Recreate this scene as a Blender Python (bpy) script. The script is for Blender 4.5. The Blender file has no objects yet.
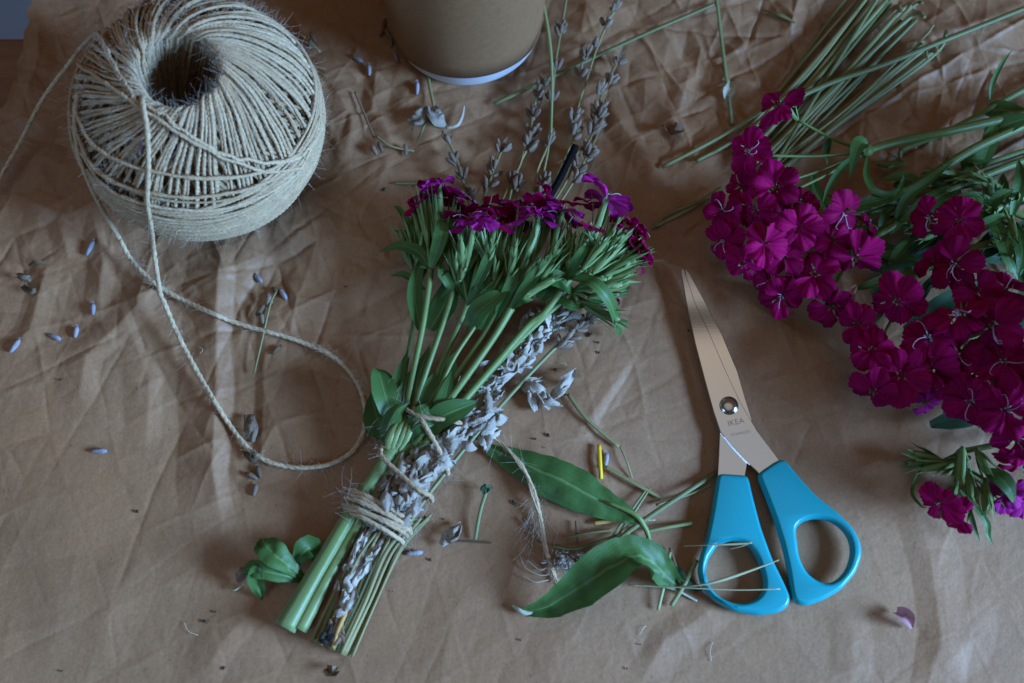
import bpy, bmesh, math, random
import numpy as np
from mathutils import Vector
rng = np.random.default_rng(7)
random.seed(7)
SC = bpy.context.scene
COL = SC.collection
PI = math.pi

# ------------------------------------------------------------------ camera
TH = math.radians(20.0); DIST = 0.62; FPX = 1240.0
CAM = np.array([0.0, -DIST*math.sin(TH), DIST*math.cos(TH)])

def ray(px, py):
    x = (px-512.0)/FPX; y = -(py-341.5)/FPX
    c, s = math.cos(TH), math.sin(TH)
    return np.array([x, y*c+s, y*s-c])

def Pz(px, py, z):
    d = ray(px, py); t = (z-CAM[2])/d[2]
    return CAM + d*t

# ------------------------------------------------------------------ noise
def _h(ix, iy, seed):
    n = (ix.astype(np.int64)*374761393 + iy.astype(np.int64)*668265263 + seed*1442695041) & 0x7fffffff
    n = ((n ^ (n >> 13))*1274126177) & 0x7fffffff
    n = (n ^ (n >> 16))
    return (n & 0xffff)/65535.0

def vnoise(x, y, seed=0):
    x = np.asarray(x, float); y = np.asarray(y, float)
    ix = np.floor(x); iy = np.floor(y); fx = x-ix; fy = y-iy
    fx = fx*fx*fx*(fx*(fx*6-15)+10); fy = fy*fy*fy*(fy*(fy*6-15)+10)
    a = _h(ix, iy, seed); b = _h(ix+1, iy, seed); c = _h(ix, iy+1, seed); d = _h(ix+1, iy+1, seed)
    return (a*(1-fx)+b*fx)*(1-fy)+(c*(1-fx)+d*fx)*fy*1.0 - 0.5

def facet(x, y, seed):
    """random heights joined by flat triangles: crumpled paper"""
    ix = np.floor(x); iy = np.floor(y); fx = x-ix; fy = y-iy
    a = _h(ix, iy, seed); b = _h(ix+1, iy, seed); c = _h(ix, iy+1, seed); d = _h(ix+1, iy+1, seed)
    dg = _h(ix, iy, seed+91) > 0.5
    h1 = np.where(fx > fy, a+(b-a)*fx+(d-b)*fy, a+(d-c)*fx+(c-a)*fy)
    gx = 1-fx
    h2 = np.where(gx > fy, b+(a-b)*gx+(c-a)*fy, b+(c-d)*gx+(d-b)*fy)
    return np.where(dg, h1, h2)-0.5

def ridges(x, y, seed, w):
    """thin raised or sunk lines along some of the facet edges; w: half width in cells"""
    ix = np.floor(x); iy = np.floor(y); fx = x-ix; fy = y-iy
    out = np.zeros(x.shape)
    dg = _h(ix, iy, seed+91) > 0.5
    dd = np.where(dg, np.abs(fx-fy), np.abs(1-fx-fy))*0.707
    a = _h(ix, iy, seed+5)-0.5; out += a*np.exp(-dd/w)*np.clip(6*fx*(1-fx), 0, 1)
    ky = np.round(y); a = _h(ix, ky, seed+6)-0.5; out += a*np.exp(-np.abs(y-ky)/w)*np.clip(6*fx*(1-fx), 0, 1)
    kx = np.round(x); a = _h(kx, iy, seed+7)-0.5; out += a*np.exp(-np.abs(x-kx)/w)*np.clip(6*fy*(1-fy), 0, 1)
    return out

# traced folds of the paper: points px, height mm, width left / right of the direction of travel in mm
FOLDS = [
 ([(226,225),(219,300),(217,380),(214,470),(222,520)], 3.6, 7, 19),
 ([(258,250),(256,330),(253,420),(250,480)], -1.2, 5, 9),
 ([(172,272),(128,318),(88,356),(78,410)], 2.6, 8, 13),
 ([(52,250),(40,290),(30,330),(8,352)], 2.2, 9, 9),
 ([(118,300),(150,380),(146,450)], 1.6, 7, 12),
 ([(640,348),(598,408),(574,440)], 1.3, 8, 13),
 ([(700,470),(640,505),(600,535)], 1.5, 12, 10),
 ([(640,683),(664,640),(700,618),(716,600)], 2.4, 8, 11),
 ([(905,480),(930,560),(940,640),(925,690)], 2.6, 15, 10),
 ([(975,590),(968,640),(938,672)], 1.6, 12, 18),
 ([(840,600),(852,640),(850,690)], 1.3, 9, 9),
 ([(800,330),(770,350),(740,372)], 1.5, 9, 12),
 ([(790,440),(830,470),(880,470)], 1.6, 12, 14),
 ([(604,100),(640,150),(668,188)], 3.0, 7, 9),
 ([(632,78),(668,112),(688,148)], 2.4, 6, 7),
 ([(690,20),(706,58),(745,80),(772,92)], 2.6, 6, 10),
 ([(655,20),(690,70),(676,120)], 1.6, 6, 9),
 ([(712,90),(725,60),(760,30)], 1.8, 8, 8),
 ([(835,40),(870,140),(880,200)], 1.3, 14, 14),
 ([(330,80),(352,120),(345,180)], 2.0, 8, 9),
 ([(395,150),(372,110),(378,50)], 1.7, 7, 9),
 ([(345,200),(372,250),(366,330)], 1.2, 12, 12),
 ([(200,683),(225,640),(262,600)], 1.8, 12, 8),
 ([(100,683),(112,600),(150,545)], 1.4, 16, 12),
 ([(20,200),(62,215),(70,262)], 2.0, 9, 9),
 ([(92,210),(104,262),(98,310)], 2.0, 6, 8),
 ([(440,683),(452,620),(470,585)], 1.2, 14, 12),
 ([(560,683),(556,650),(580,630)], 1.0, 12, 12),
 ([(560,600),(640,625),(700,640)], 0.9, 12, 12),
 ([(20,120),(40,60),(38,0)], 2.4, 7, 9),
 ([(60,130),(40,170),(36,215)], 1.7, 8, 8),
 ([(740,290),(800,340),(838,420),(850,470)], 1.2, 15, 15),
 ([(0,420),(70,405),(130,430)], 1.1, 12, 14),
 ([(40,540),(60,600),(50,683)], 1.0, 14, 14),
]
FW = []
for kf, (pts, amp, wl, wr) in enumerate(FOLDS):
    FW.append((np.array([Pz(a, b, 0)[:2] for a, b in pts]), amp*(1.25e-3 if kf == 0 else 1.25e-3 if pts[0][1] < 400 else 0.6e-3)*(0.75 if pts[0][0] < 190 and pts[0][1] > 240 else 1), wl*1e-3, wr*1e-3))

_sc = Pz(735, 400, 0)[:2]; _sc2 = Pz(775, 540, 0)[:2]
def H(x, y):
    x = np.atleast_1d(np.asarray(x, float)); y = np.atleast_1d(np.asarray(y, float))
    h = 0.0050*vnoise(x*6+3, y*5+1, 1)
    wx = x + 0.011*vnoise(x*16, y*16, 3) + 0.0016*vnoise(x*60, y*60, 4)
    wy = y + 0.011*vnoise(x*16+9, y*16+4, 5) + 0.0016*vnoise(x*60+3, y*60+8, 6)
    top = 1/(1+np.exp(-(y-0.030)*24))          # the far half of the sheet is more crumpled
    lft = 1/(1+np.exp((x+0.10)*30))*(1/(1+np.exp(-(y+0.02)*40)))
    m = 0.13+0.92*np.maximum(top, 0.55*lft)
    m = m*(0.35+1.3*np.clip(vnoise(x*8+20, y*8, 8)+0.5, 0, 1))
    rx = 0.83*wx+0.56*wy; ry = -0.56*wx+0.83*wy
    qx = 0.34*wx-0.94*wy; qy = 0.94*wx+0.34*wy
    h = h + (0.22+0.78*m)*0.0066*facet(rx*13, ry*17, 11) + m*0.0070*facet(qx*34+3, qy*40+7, 12)
    h = h + m*0.0034*facet(rx*78+1, ry*70, 15) + m*m*0.0012*facet(qx*150, qy*165, 13)
    h = h + (0.05+0.95*m)*(0.0036*ridges(rx*13, ry*17, 11, 0.020)+0.0032*ridges(qx*34+3, qy*40+7, 12, 0.045)+0.0014*ridges(rx*78+1, ry*70, 15, 0.10))
    h = h + 0.00008*vnoise(x*330, y*300, 14)
    for pts, amp, wl, wr in FW:
        best = np.full(x.shape, 9.0); hh = np.zeros(x.shape)
        n = len(pts)-1
        wv = 0.0025*vnoise(x*40+amp*9000, y*40, 17)
        for i in range(n):
            a, b = pts[i], pts[i+1]; ab = b-a; L = np.hypot(*ab)
            t = np.clip(((x-a[0])*ab[0]+(y-a[1])*ab[1])/L**2, 0, 1)
            dx = x-a[0]-t*ab[0]; dy = y-a[1]-t*ab[1]
            d = np.hypot(dx, dy); s = np.sign(ab[0]*(y-a[1])-ab[1]*(x-a[0]))
            sp = (i+t)/n
            w = np.where(s > 0, wl, wr)
            tent = np.clip(1-(np.sqrt((d+wv*np.minimum(1, d/0.006))**2+1e-7)/w), 0, 1)
            val = amp*tent*np.clip(4*sp*(1-sp)*1.4, 0.12, 1)
            up = d < best
            hh = np.where(up, val, hh); best = np.where(up, d, best)
        h = h+hh
    # the sheet lies flatter where the scissors press on it
    g = np.maximum(np.exp(-(((x-_sc[0])/0.022)**2+((y-_sc[1])/0.075)**2)), np.exp(-(((x-_sc2[0])/0.05)**2+((y-_sc2[1])/0.035)**2)))
    return h*(1-0.72*g)

_gx = np.linspace(-0.45, 0.50, 951); _gy = np.linspace(-0.36, 0.44, 801)
_GX, _GY = np.meshgrid(_gx, _gy)
_HG = H(_GX.ravel(), _GY.ravel()).reshape(_GX.shape)
def H1(x, y):
    u = min(max((x+0.45)/0.001, 0), 949.999); v = min(max((y+0.36)/0.001, 0), 799.999)
    i, j = int(u), int(v); a, b = u-i, v-j
    return float((_HG[j, i]*(1-a)+_HG[j, i+1]*a)*(1-b)+(_HG[j+1, i]*(1-a)+_HG[j+1, i+1]*a)*b)

def P(px, py, dz=0.0):
    """world point seen at px, py lying dz above the paper"""
    z = dz
    for _ in range(4):
        p = Pz(px, py, z); z = H1(p[0], p[1])+dz
    return Pz(px, py, z)

def PL(pts, dz=0.0):
    return np.array([P(p[0], p[1], (p[2] if len(p) > 2 else dz)) for p in pts])

def PD(pts, n):
    q = spline(np.array(pts, float), n)
    return np.array([P(a, b, max(c, 0.0013)) for a, b, c in q])

# ------------------------------------------------------------------ mesh building
class MB:
    def __init__(s): s.v = []; s.f = []; s.uv = []; s.r = []; s.n = 0
    def add(s, v, f, uv=None, r=None):
        v = np.asarray(v, float).reshape(-1, 3); k = len(v)
        s.v.append(v); s.f += [tuple(int(i)+s.n for i in q) for q in f] if not isinstance(f, np.ndarray) else (f+s.n).tolist()
        s.uv.append(np.zeros((k, 2)) if uv is None else np.asarray(uv, float).reshape(-1, 2))
        s.r.append(np.full(k, random.random() if r is None else r))
        s.n += k
    def arr(s): return np.concatenate(s.v)

def grid_faces(n, m, wrap=False):
    i, j = np.meshgrid(np.arange(n-1), np.arange(m if wrap else m-1), indexing='ij')
    j2 = (j+1) % m if wrap else j+1
    return np.stack([i*m+j, i*m+j2, (i+1)*m+j2, (i+1)*m+j], -1).reshape(-1, 4)

def spline(pts, n):
    pts = np.asarray(pts, float)
    if len(pts) == 2:
        t = np.linspace(0, 1, n)[:, None]; return pts[0]*(1-t)+pts[1]*t
    q = np.vstack([2*pts[0]-pts[1], pts, 2*pts[-1]-pts[-2]])
    k = len(pts)-1
    u = np.linspace(0, k-1e-9, n); i = u.astype(int); t = (u-i)[:, None]
    a, b, c, d = q[i], q[i+1], q[i+2], q[i+3]
    return 0.5*((2*b)+(-a+c)*t+(2*a-5*b+4*c-d)*t*t+(-a+3*b-3*c+d)*t**3)

def unit(v): 
    v = np.asarray(v, float); return v/(np.linalg.norm(v, axis=-1, keepdims=True)+1e-12)

def tangents(p): return unit(np.gradient(p, axis=0))

def plen(p): return float(np.sum(np.linalg.norm(np.diff(p, axis=0), axis=1)))

def tube(mb, pts, r, n=None, k=8, ref=(0.11, 0.17, 0.98), twist=0.0, lobe=0.0, flat=1.0, r_=None, cap=True, ribs=0):
    pts = np.asarray(pts, float)
    if n is None: n = max(6, min(400, int(plen(pts)/0.004)))
    p = spline(pts, n); T = tangents(p)
    rf = np.asarray(ref, float)
    N = unit(rf-(T@rf)[:, None]*T) if rf.ndim == 1 else unit(rf)
    B = np.cross(T, N)
    rr = np.interp(np.linspace(0, 1, n), np.linspace(0, 1, len(np.atleast_1d(r))), np.atleast_1d(r)) if np.ndim(r) else np.full(n, r)
    a = np.linspace(0, 2*PI, k, endpoint=False)[None, :]
    s = np.concatenate([[0], np.cumsum(np.linalg.norm(np.diff(p, axis=0), axis=1))])[:, None]
    rad = rr[:, None]*(1+lobe*np.cos(2*(a-twist*s)))
    if ribs: rad = rad*(1+0.10*np.cos(ribs*a))
    v = p[:, None, :]+rad[..., None]*(np.cos(a)[..., None]*N[:, None, :]*flat+np.sin(a)[..., None]*B[:, None, :])
    uv = np.stack([np.broadcast_to(a/(2*PI), (n, k)), np.broadcast_to(s*100, (n, k))], -1)
    f = grid_faces(n, k, True).tolist()
    if cap: f.append(list(range(k))[::-1]); f.append([(n-1)*k+i for i in range(k)])
    mb.add(v, f, uv, r_)
    return p

def leaf(mb, pts, w, up=(0, 0, 1), fold=0.25, curl=0.0, n=14, m=7, crinkle=0.0, serr=0, tip=None, roll=0.0, r_=None, thick=0.0):
    """blade along pts; w half widths; fold lifts the margins, curl bends them"""
    p = spline(pts, n); T = tangents(p); up = np.asarray(up, float)
    N = unit(up-(T@up)[:, None]*T) if up.ndim == 1 else unit(up)
    S = np.cross(T, N)
    if roll:
        a = np.linspace(0, roll, n)[:, None] if np.ndim(roll) == 0 else np.interp(np.linspace(0, 1, n), np.linspace(0, 1, len(roll)), roll)[:, None]
        N, S = N*np.cos(a)+S*np.sin(a), S*np.cos(a)-N*np.sin(a)
    ww = np.interp(np.linspace(0, 1, n), np.linspace(0, 1, len(w)), w)
    u = np.linspace(-1, 1, m)[None, :]
    off = fold*np.abs(u)+curl*u*u
    sd = rng.random()*50
    lat = u*ww[:, None]
    v = p[:, None, :]+lat[..., None]*S[:, None, :]+(off*ww[:, None])[..., None]*N[:, None, :]
    if crinkle:
        tt = np.linspace(0, 1, n)[:, None]*plen(p)*260
        z = crinkle*(vnoise(tt+sd, u*1.6+sd, 21)+0.5*vnoise(tt*2.3+sd, u*3+sd, 22))
        v = v+z[..., None]*N[:, None, :]+(crinkle*0.5*vnoise(tt+sd+9, u*1.3+sd, 23))[..., None]*S[:, None, :]
    uv = np.stack([np.broadcast_to(u*0.5+0.5, (n, m)), np.broadcast_to(np.linspace(0, 1, n)[:, None], (n, m))], -1)
    mb.add(v, grid_faces(n, m), uv, r_)
    if thick:
        pass

WL = {}
def obj(name, mb, mat, parent=None, smooth=True):
    if isinstance(mb, MB):
        v = mb.arr(); f = mb.f; uv = np.concatenate(mb.uv); rr = np.concatenate(mb.r)
    o0 = WL[parent.name] if parent is not None else v.mean(0)
    if parent is None: o0 = np.array([o0[0], o0[1], v[:, 2].min()])
    me = bpy.data.meshes.new(name)
    me.from_pydata((v-o0).tolist(), [], f)
    lv = np.zeros(len(me.loops), np.int32); me.loops.foreach_get('vertex_index', lv)
    ul = me.uv_layers.new(name='UVMap'); ul.data.foreach_set('uv', uv[lv].ravel())
    at = me.attributes.new('rnd', 'FLOAT', 'POINT'); at.data.foreach_set('value', rr)
    if smooth: me.polygons.foreach_set('use_smooth', np.ones(len(me.polygons), bool))
    me.materials.append(mat); me.update()
    o = bpy.data.objects.new(name, me); COL.objects.link(o)
    if parent is None: o.location = o0
    else: o.parent = parent
    WL[o.name] = o0
    return o

def tag(o, label=None, cat=None, group=None, kind=None):
    if label: o['label'] = label
    if cat: o['category'] = cat
    if group: o['group'] = group
    if kind: o['kind'] = kind
    return o

def empty(name, loc, label, cat, group=None):
    o = bpy.data.objects.new(name, None); COL.objects.link(o)
    o.location = loc; o.empty_display_size = 0.01
    WL[o.name] = np.array(loc, float)
    return tag(o, label, cat, group)

# ------------------------------------------------------------------ materials
def mat(name, col, rough=0.6, spec=0.4, var=0.25, nscale=60.0, bump=0.0, bscale=400.0, trans=0.0, metal=0.0, col2=None, streak=None, sheen=0.0, rib=None):
    m = bpy.data.materials.new(name); m.use_nodes = True
    nt = m.node_tree; N = nt.nodes; L = nt.links
    b = N['Principled BSDF']
    b.inputs['Roughness'].default_value = rough; b.inputs['Specular IOR Level'].default_value = spec
    b.inputs['Metallic'].default_value = metal
    if sheen: b.inputs['Sheen Weight'].default_value = sheen
    tc = N.new('ShaderNodeTexCoord')
    n1 = N.new('ShaderNodeTexNoise'); n1.inputs['Scale'].default_value = nscale; n1.inputs['Detail'].default_value = 6
    L.new(tc.outputs['Object'], n1.inputs['Vector'])
    at = N.new('ShaderNodeAttribute'); at.attribute_name = 'rnd'
    oi = N.new('ShaderNodeObjectInfo')
    # mix of the two colours by noise + per-piece value
    ad = N.new('ShaderNodeMath'); ad.operation = 'ADD'; L.new(n1.outputs['Fac'], ad.inputs[0]); L.new(at.outputs['Fac'], ad.inputs[1])
    a2 = N.new('ShaderNodeMath'); a2.operation = 'ADD'; L.new(ad.outputs[0], a2.inputs[0]); L.new(oi.outputs['Random'], a2.inputs[1])
    mr = N.new('ShaderNodeMapRange'); mr.inputs['From Min'].default_value = 0.6; mr.inputs['From Max'].default_value = 2.4
    L.new(a2.outputs[0], mr.inputs['Value'])
    c2 = col2 if col2 else tuple(min(1, c*(1+var)) for c in col)
    c1 = col if col2 else tuple(c*(1-var) for c in col)
    mx = N.new('ShaderNodeMix'); mx.data_type = 'RGBA'
    L.new(mr.outputs['Result'], mx.inputs['Factor'])
    mx.inputs['A'].default_value = (*c1, 1); mx.inputs['B'].default_value = (*c2, 1)
    out = mx.outputs['Result']
    if streak:   # (colour, u frequency, amount): lengthwise streaks from the uv map
        uvn = N.new('ShaderNodeUVMap'); uvn.uv_map = 'UVMap'
        mp = N.new('ShaderNodeMapping'); mp.inputs['Scale'].default_value = (streak[1], streak[3] if len(streak) > 3 else 1.2, 1)
        L.new(uvn.outputs['UV'], mp.inputs['Vector'])
        ns = N.new('ShaderNodeTexNoise'); ns.inputs['Scale'].default_value = 1.0; ns.inputs['Detail'].default_value = 3
        L.new(mp.outputs['Vector'], ns.inputs['Vector'])
        r2 = N.new('ShaderNodeMapRange'); r2.inputs['From Min'].default_value = 0.38; r2.inputs['From Max'].default_value = 0.66
        r2.inputs['To Max'].default_value = streak[2]
        L.new(ns.outputs['Fac'], r2.inputs['Value'])
        m2 = N.new('ShaderNodeMix'); m2.data_type = 'RGBA'; L.new(r2.outputs['Result'], m2.inputs['Factor'])
        L.new(out, m2.inputs['A']); m2.inputs['B'].default_value = (*streak[0], 1)
        out = m2.outputs['Result']
    if rib:      # paler midrib along the middle of the blade
        uv2 = N.new('ShaderNodeUVMap'); uv2.uv_map = 'UVMap'; sp_ = N.new('ShaderNodeSeparateXYZ'); L.new(uv2.outputs['UV'], sp_.inputs['Vector'])
        m1 = N.new('ShaderNodeMath'); m1.operation = 'SUBTRACT'; m1.inputs[1].default_value = 0.5; L.new(sp_.outputs['X'], m1.inputs[0])
        m2_ = N.new('ShaderNodeMath'); m2_.operation = 'ABSOLUTE'; L.new(m1.outputs[0], m2_.inputs[0])
        m3 = N.new('ShaderNodeMapRange'); m3.inputs['From Min'].default_value = 0.012; m3.inputs['From Max'].default_value = 0.05; m3.inputs['To Min'].default_value = 0.8; m3.inputs['To Max'].default_value = 0
        L.new(m2_.outputs[0], m3.inputs['Value'])
        v1 = N.new('ShaderNodeMath'); v1.operation = 'MULTIPLY_ADD'; v1.inputs[1].default_value = -1.1; L.new(m2_.outputs[0], v1.inputs[0]); L.new(sp_.outputs['Y'], v1.inputs[2])
        wv = N.new('ShaderNodeMath'); wv.operation = 'MULTIPLY'; wv.inputs[1].default_value = 90; L.new(v1.outputs[0], wv.inputs[0])
        sn = N.new('ShaderNodeMath'); sn.operation = 'SINE'; L.new(wv.outputs[0], sn.inputs[0])
        m4 = N.new('ShaderNodeMapRange'); m4.inputs['From Min'].default_value = 0.72; m4.inputs['From Max'].default_value = 1.0; m4.inputs['To Max'].default_value = 0.22; L.new(sn.outputs[0], m4.inputs['Value'])
        mx_ = N.new('ShaderNodeMath'); mx_.operation = 'MAXIMUM'; L.new(m3.outputs['Result'], mx_.inputs[0]); L.new(m4.outputs['Result'], mx_.inputs[1])
        m5 = N.new('ShaderNodeMix'); m5.data_type = 'RGBA'; L.new(mx_.outputs[0], m5.inputs['Factor']); L.new(out, m5.inputs['A']); m5.inputs['B'].default_value = (*rib, 1)
        out = m5.outputs['Result']
    L.new(out, b.inputs['Base Color'])
    if bump:
        nb = N.new('ShaderNodeTexNoise'); nb.inputs['Scale'].default_value = bscale; nb.inputs['Detail'].default_value = 4
        L.new(tc.outputs['Object'], nb.inputs['Vector'])
        bp = N.new('ShaderNodeBump'); bp.inputs['Strength'].default_value = bump; bp.inputs['Distance'].default_value = 0.0006
        L.new(nb.outputs['Fac'], bp.inputs['Height']); L.new(bp.outputs['Normal'], b.inputs['Normal'])
    if trans:
        tr = N.new('ShaderNodeBsdfTranslucent'); L.new(out, tr.inputs['Color'])
        ms = N.new('ShaderNodeMixShader'); ms.inputs['Fac'].default_value = trans
        L.new(b.outputs['BSDF'], ms.inputs[1]); L.new(tr.outputs['BSDF'], ms.inputs[2])
        L.new(ms.outputs['Shader'], N['Material Output'].inputs['Surface'])
    return m

M = {}
M['petal'] = mat('magenta_petal', (0.25, 0.0013, 0.052), 0.65, 0.08, col2=(0.52, 0.004, 0.130), nscale=90, trans=0.22, bump=0.35, bscale=700, streak=((0.12, 0.0006, 0.036), 11, 0.6))
M['petal_violet'] = mat('violet_petal', (0.34, 0.008, 0.145), 0.6, 0.14, col2=(0.66, 0.03, 0.35), nscale=90, trans=0.25, bump=0.3, bscale=700, streak=((0.10, 0.002, 0.09), 11, 0.7))
M['stamen'] = mat('pale_stamen', (0.46, 0.33, 0.42), 0.5)
M['stem'] = mat('green_stem', (0.085, 0.135, 0.028), 0.45, 0.4, col2=(0.155, 0.215, 0.052), nscale=40, streak=((0.24, 0.32, 0.12), 9, 0.55, 0.15), bump=0.2)
M['stem_thick'] = mat('pale_green_stem', (0.115, 0.175, 0.038), 0.42, 0.4, col2=(0.21, 0.275, 0.075), nscale=25, streak=((0.40, 0.48, 0.26), 7, 0.7, 0.05), bump=0.15)
M['leaf'] = mat('green_leaf', (0.036, 0.100, 0.019), 0.50, 0.35, col2=(0.075, 0.165, 0.038), nscale=55, trans=0.18, streak=((0.105, 0.195, 0.06), 22, 0.30, 0.8), bump=0.3, rib=(0.16, 0.27, 0.09))
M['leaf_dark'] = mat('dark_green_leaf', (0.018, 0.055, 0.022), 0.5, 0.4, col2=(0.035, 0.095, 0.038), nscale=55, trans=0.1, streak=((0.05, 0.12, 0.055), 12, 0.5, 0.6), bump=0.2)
M['calyx'] = mat('green_calyx', (0.065, 0.14, 0.030), 0.5, 0.35, col2=(0.18, 0.28, 0.085), nscale=80, streak=((0.36, 0.46, 0.20), 8, 0.6, 0.3), trans=0.08)
M['sage'] = mat('silver_grey_leaf', (0.265, 0.22, 0.17), 0.9, 0.1, col2=(0.50, 0.43, 0.345), nscale=150, bump=0.8, bscale=900, sheen=0.4)
M['stalk'] = mat('dry_stalk', (0.20, 0.165, 0.060), 0.6, 0.3, col2=(0.38, 0.335, 0.145), nscale=30, streak=((0.09, 0.085, 0.04), 5, 0.7, 0.12), bump=0.25)
M['stalk_green'] = mat('pale_green_stalk', (0.15, 0.165, 0.055), 0.5, 0.35, col2=(0.35, 0.365, 0.155), nscale=30, streak=((0.07, 0.10, 0.05), 5, 0.7, 0.12), bump=0.2)
M['straw'] = mat('straw', (0.44, 0.40, 0.22), 0.6, 0.3, nscale=60)
M['lav'] = mat('lavender_bud', (0.14, 0.09, 0.055), 0.85, 0.15, col2=(0.35, 0.265, 0.20), nscale=120, bump=0.6, bscale=1200, streak=((0.13, 0.09, 0.06), 7, 0.6, 3.0))
M['lav_blue'] = mat('blue_lavender_bud', (0.19, 0.16, 0.165), 0.85, 0.15, col2=(0.39, 0.345, 0.36), nscale=250, bump=0.6, bscale=1200, streak=((0.38, 0.38, 0.42), 7, 0.7, 3.0))
M['husk'] = mat('brown_husk', (0.13, 0.075, 0.04), 0.8, 0.2, col2=(0.24, 0.15, 0.09), nscale=150)
M['crumb'] = mat('dark_crumb', (0.02, 0.018, 0.014), 0.8, 0.2, col2=(0.07, 0.06, 0.04), nscale=200)
M['twine'] = mat('jute_twine', (0.52, 0.335, 0.175), 0.85, 0.15, col2=(0.82, 0.61, 0.375), nscale=220, bump=0.7, bscale=1500, streak=((0.24, 0.18, 0.12), 6, 0.7, 3.5))
M['twine_dark'] = mat('shaded_jute', (0.34, 0.21, 0.11), 0.95, 0.1, col2=(0.56, 0.40, 0.23), nscale=220, bump=0.7, bscale=1500, streak=((0.12, 0.09, 0.06), 6, 0.7, 3.5))  # same jute darkened, the shade between the windings put into its colour
M['fuzz'] = mat('jute_fibre', (0.55, 0.48, 0.38), 0.8, 0.2, nscale=100)
M['black'] = mat('black_stick', (0.006, 0.006, 0.006), 0.8, 0.1)
M['white'] = mat('white_card', (0.74, 0.74, 0.77), 0.6, 0.3, var=0.05)
M['yellow'] = mat('yellow_stalk', (0.75, 0.48, 0.02), 0.5, 0.4)
M['ochre'] = mat('orange_sliver', (0.50, 0.28, 0.08), 0.6, 0.3)
M['rust'] = mat('withered_petal', (0.30, 0.13, 0.09), 0.7, 0.2, col2=(0.45, 0.22, 0.18))
M['engrave'] = mat('engraved_mark', (0.52, 0.52, 0.52), 0.4, 0.3, metal=1.0)
M['paleplant'] = mat('pale_petiole', (0.46, 0.45, 0.33), 0.5, 0.4)

def nodes(name):
    m = bpy.data.materials.new(name); m.use_nodes = True
    return m, m.node_tree.nodes, m.node_tree.links, m.node_tree.nodes['Principled BSDF']

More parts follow.
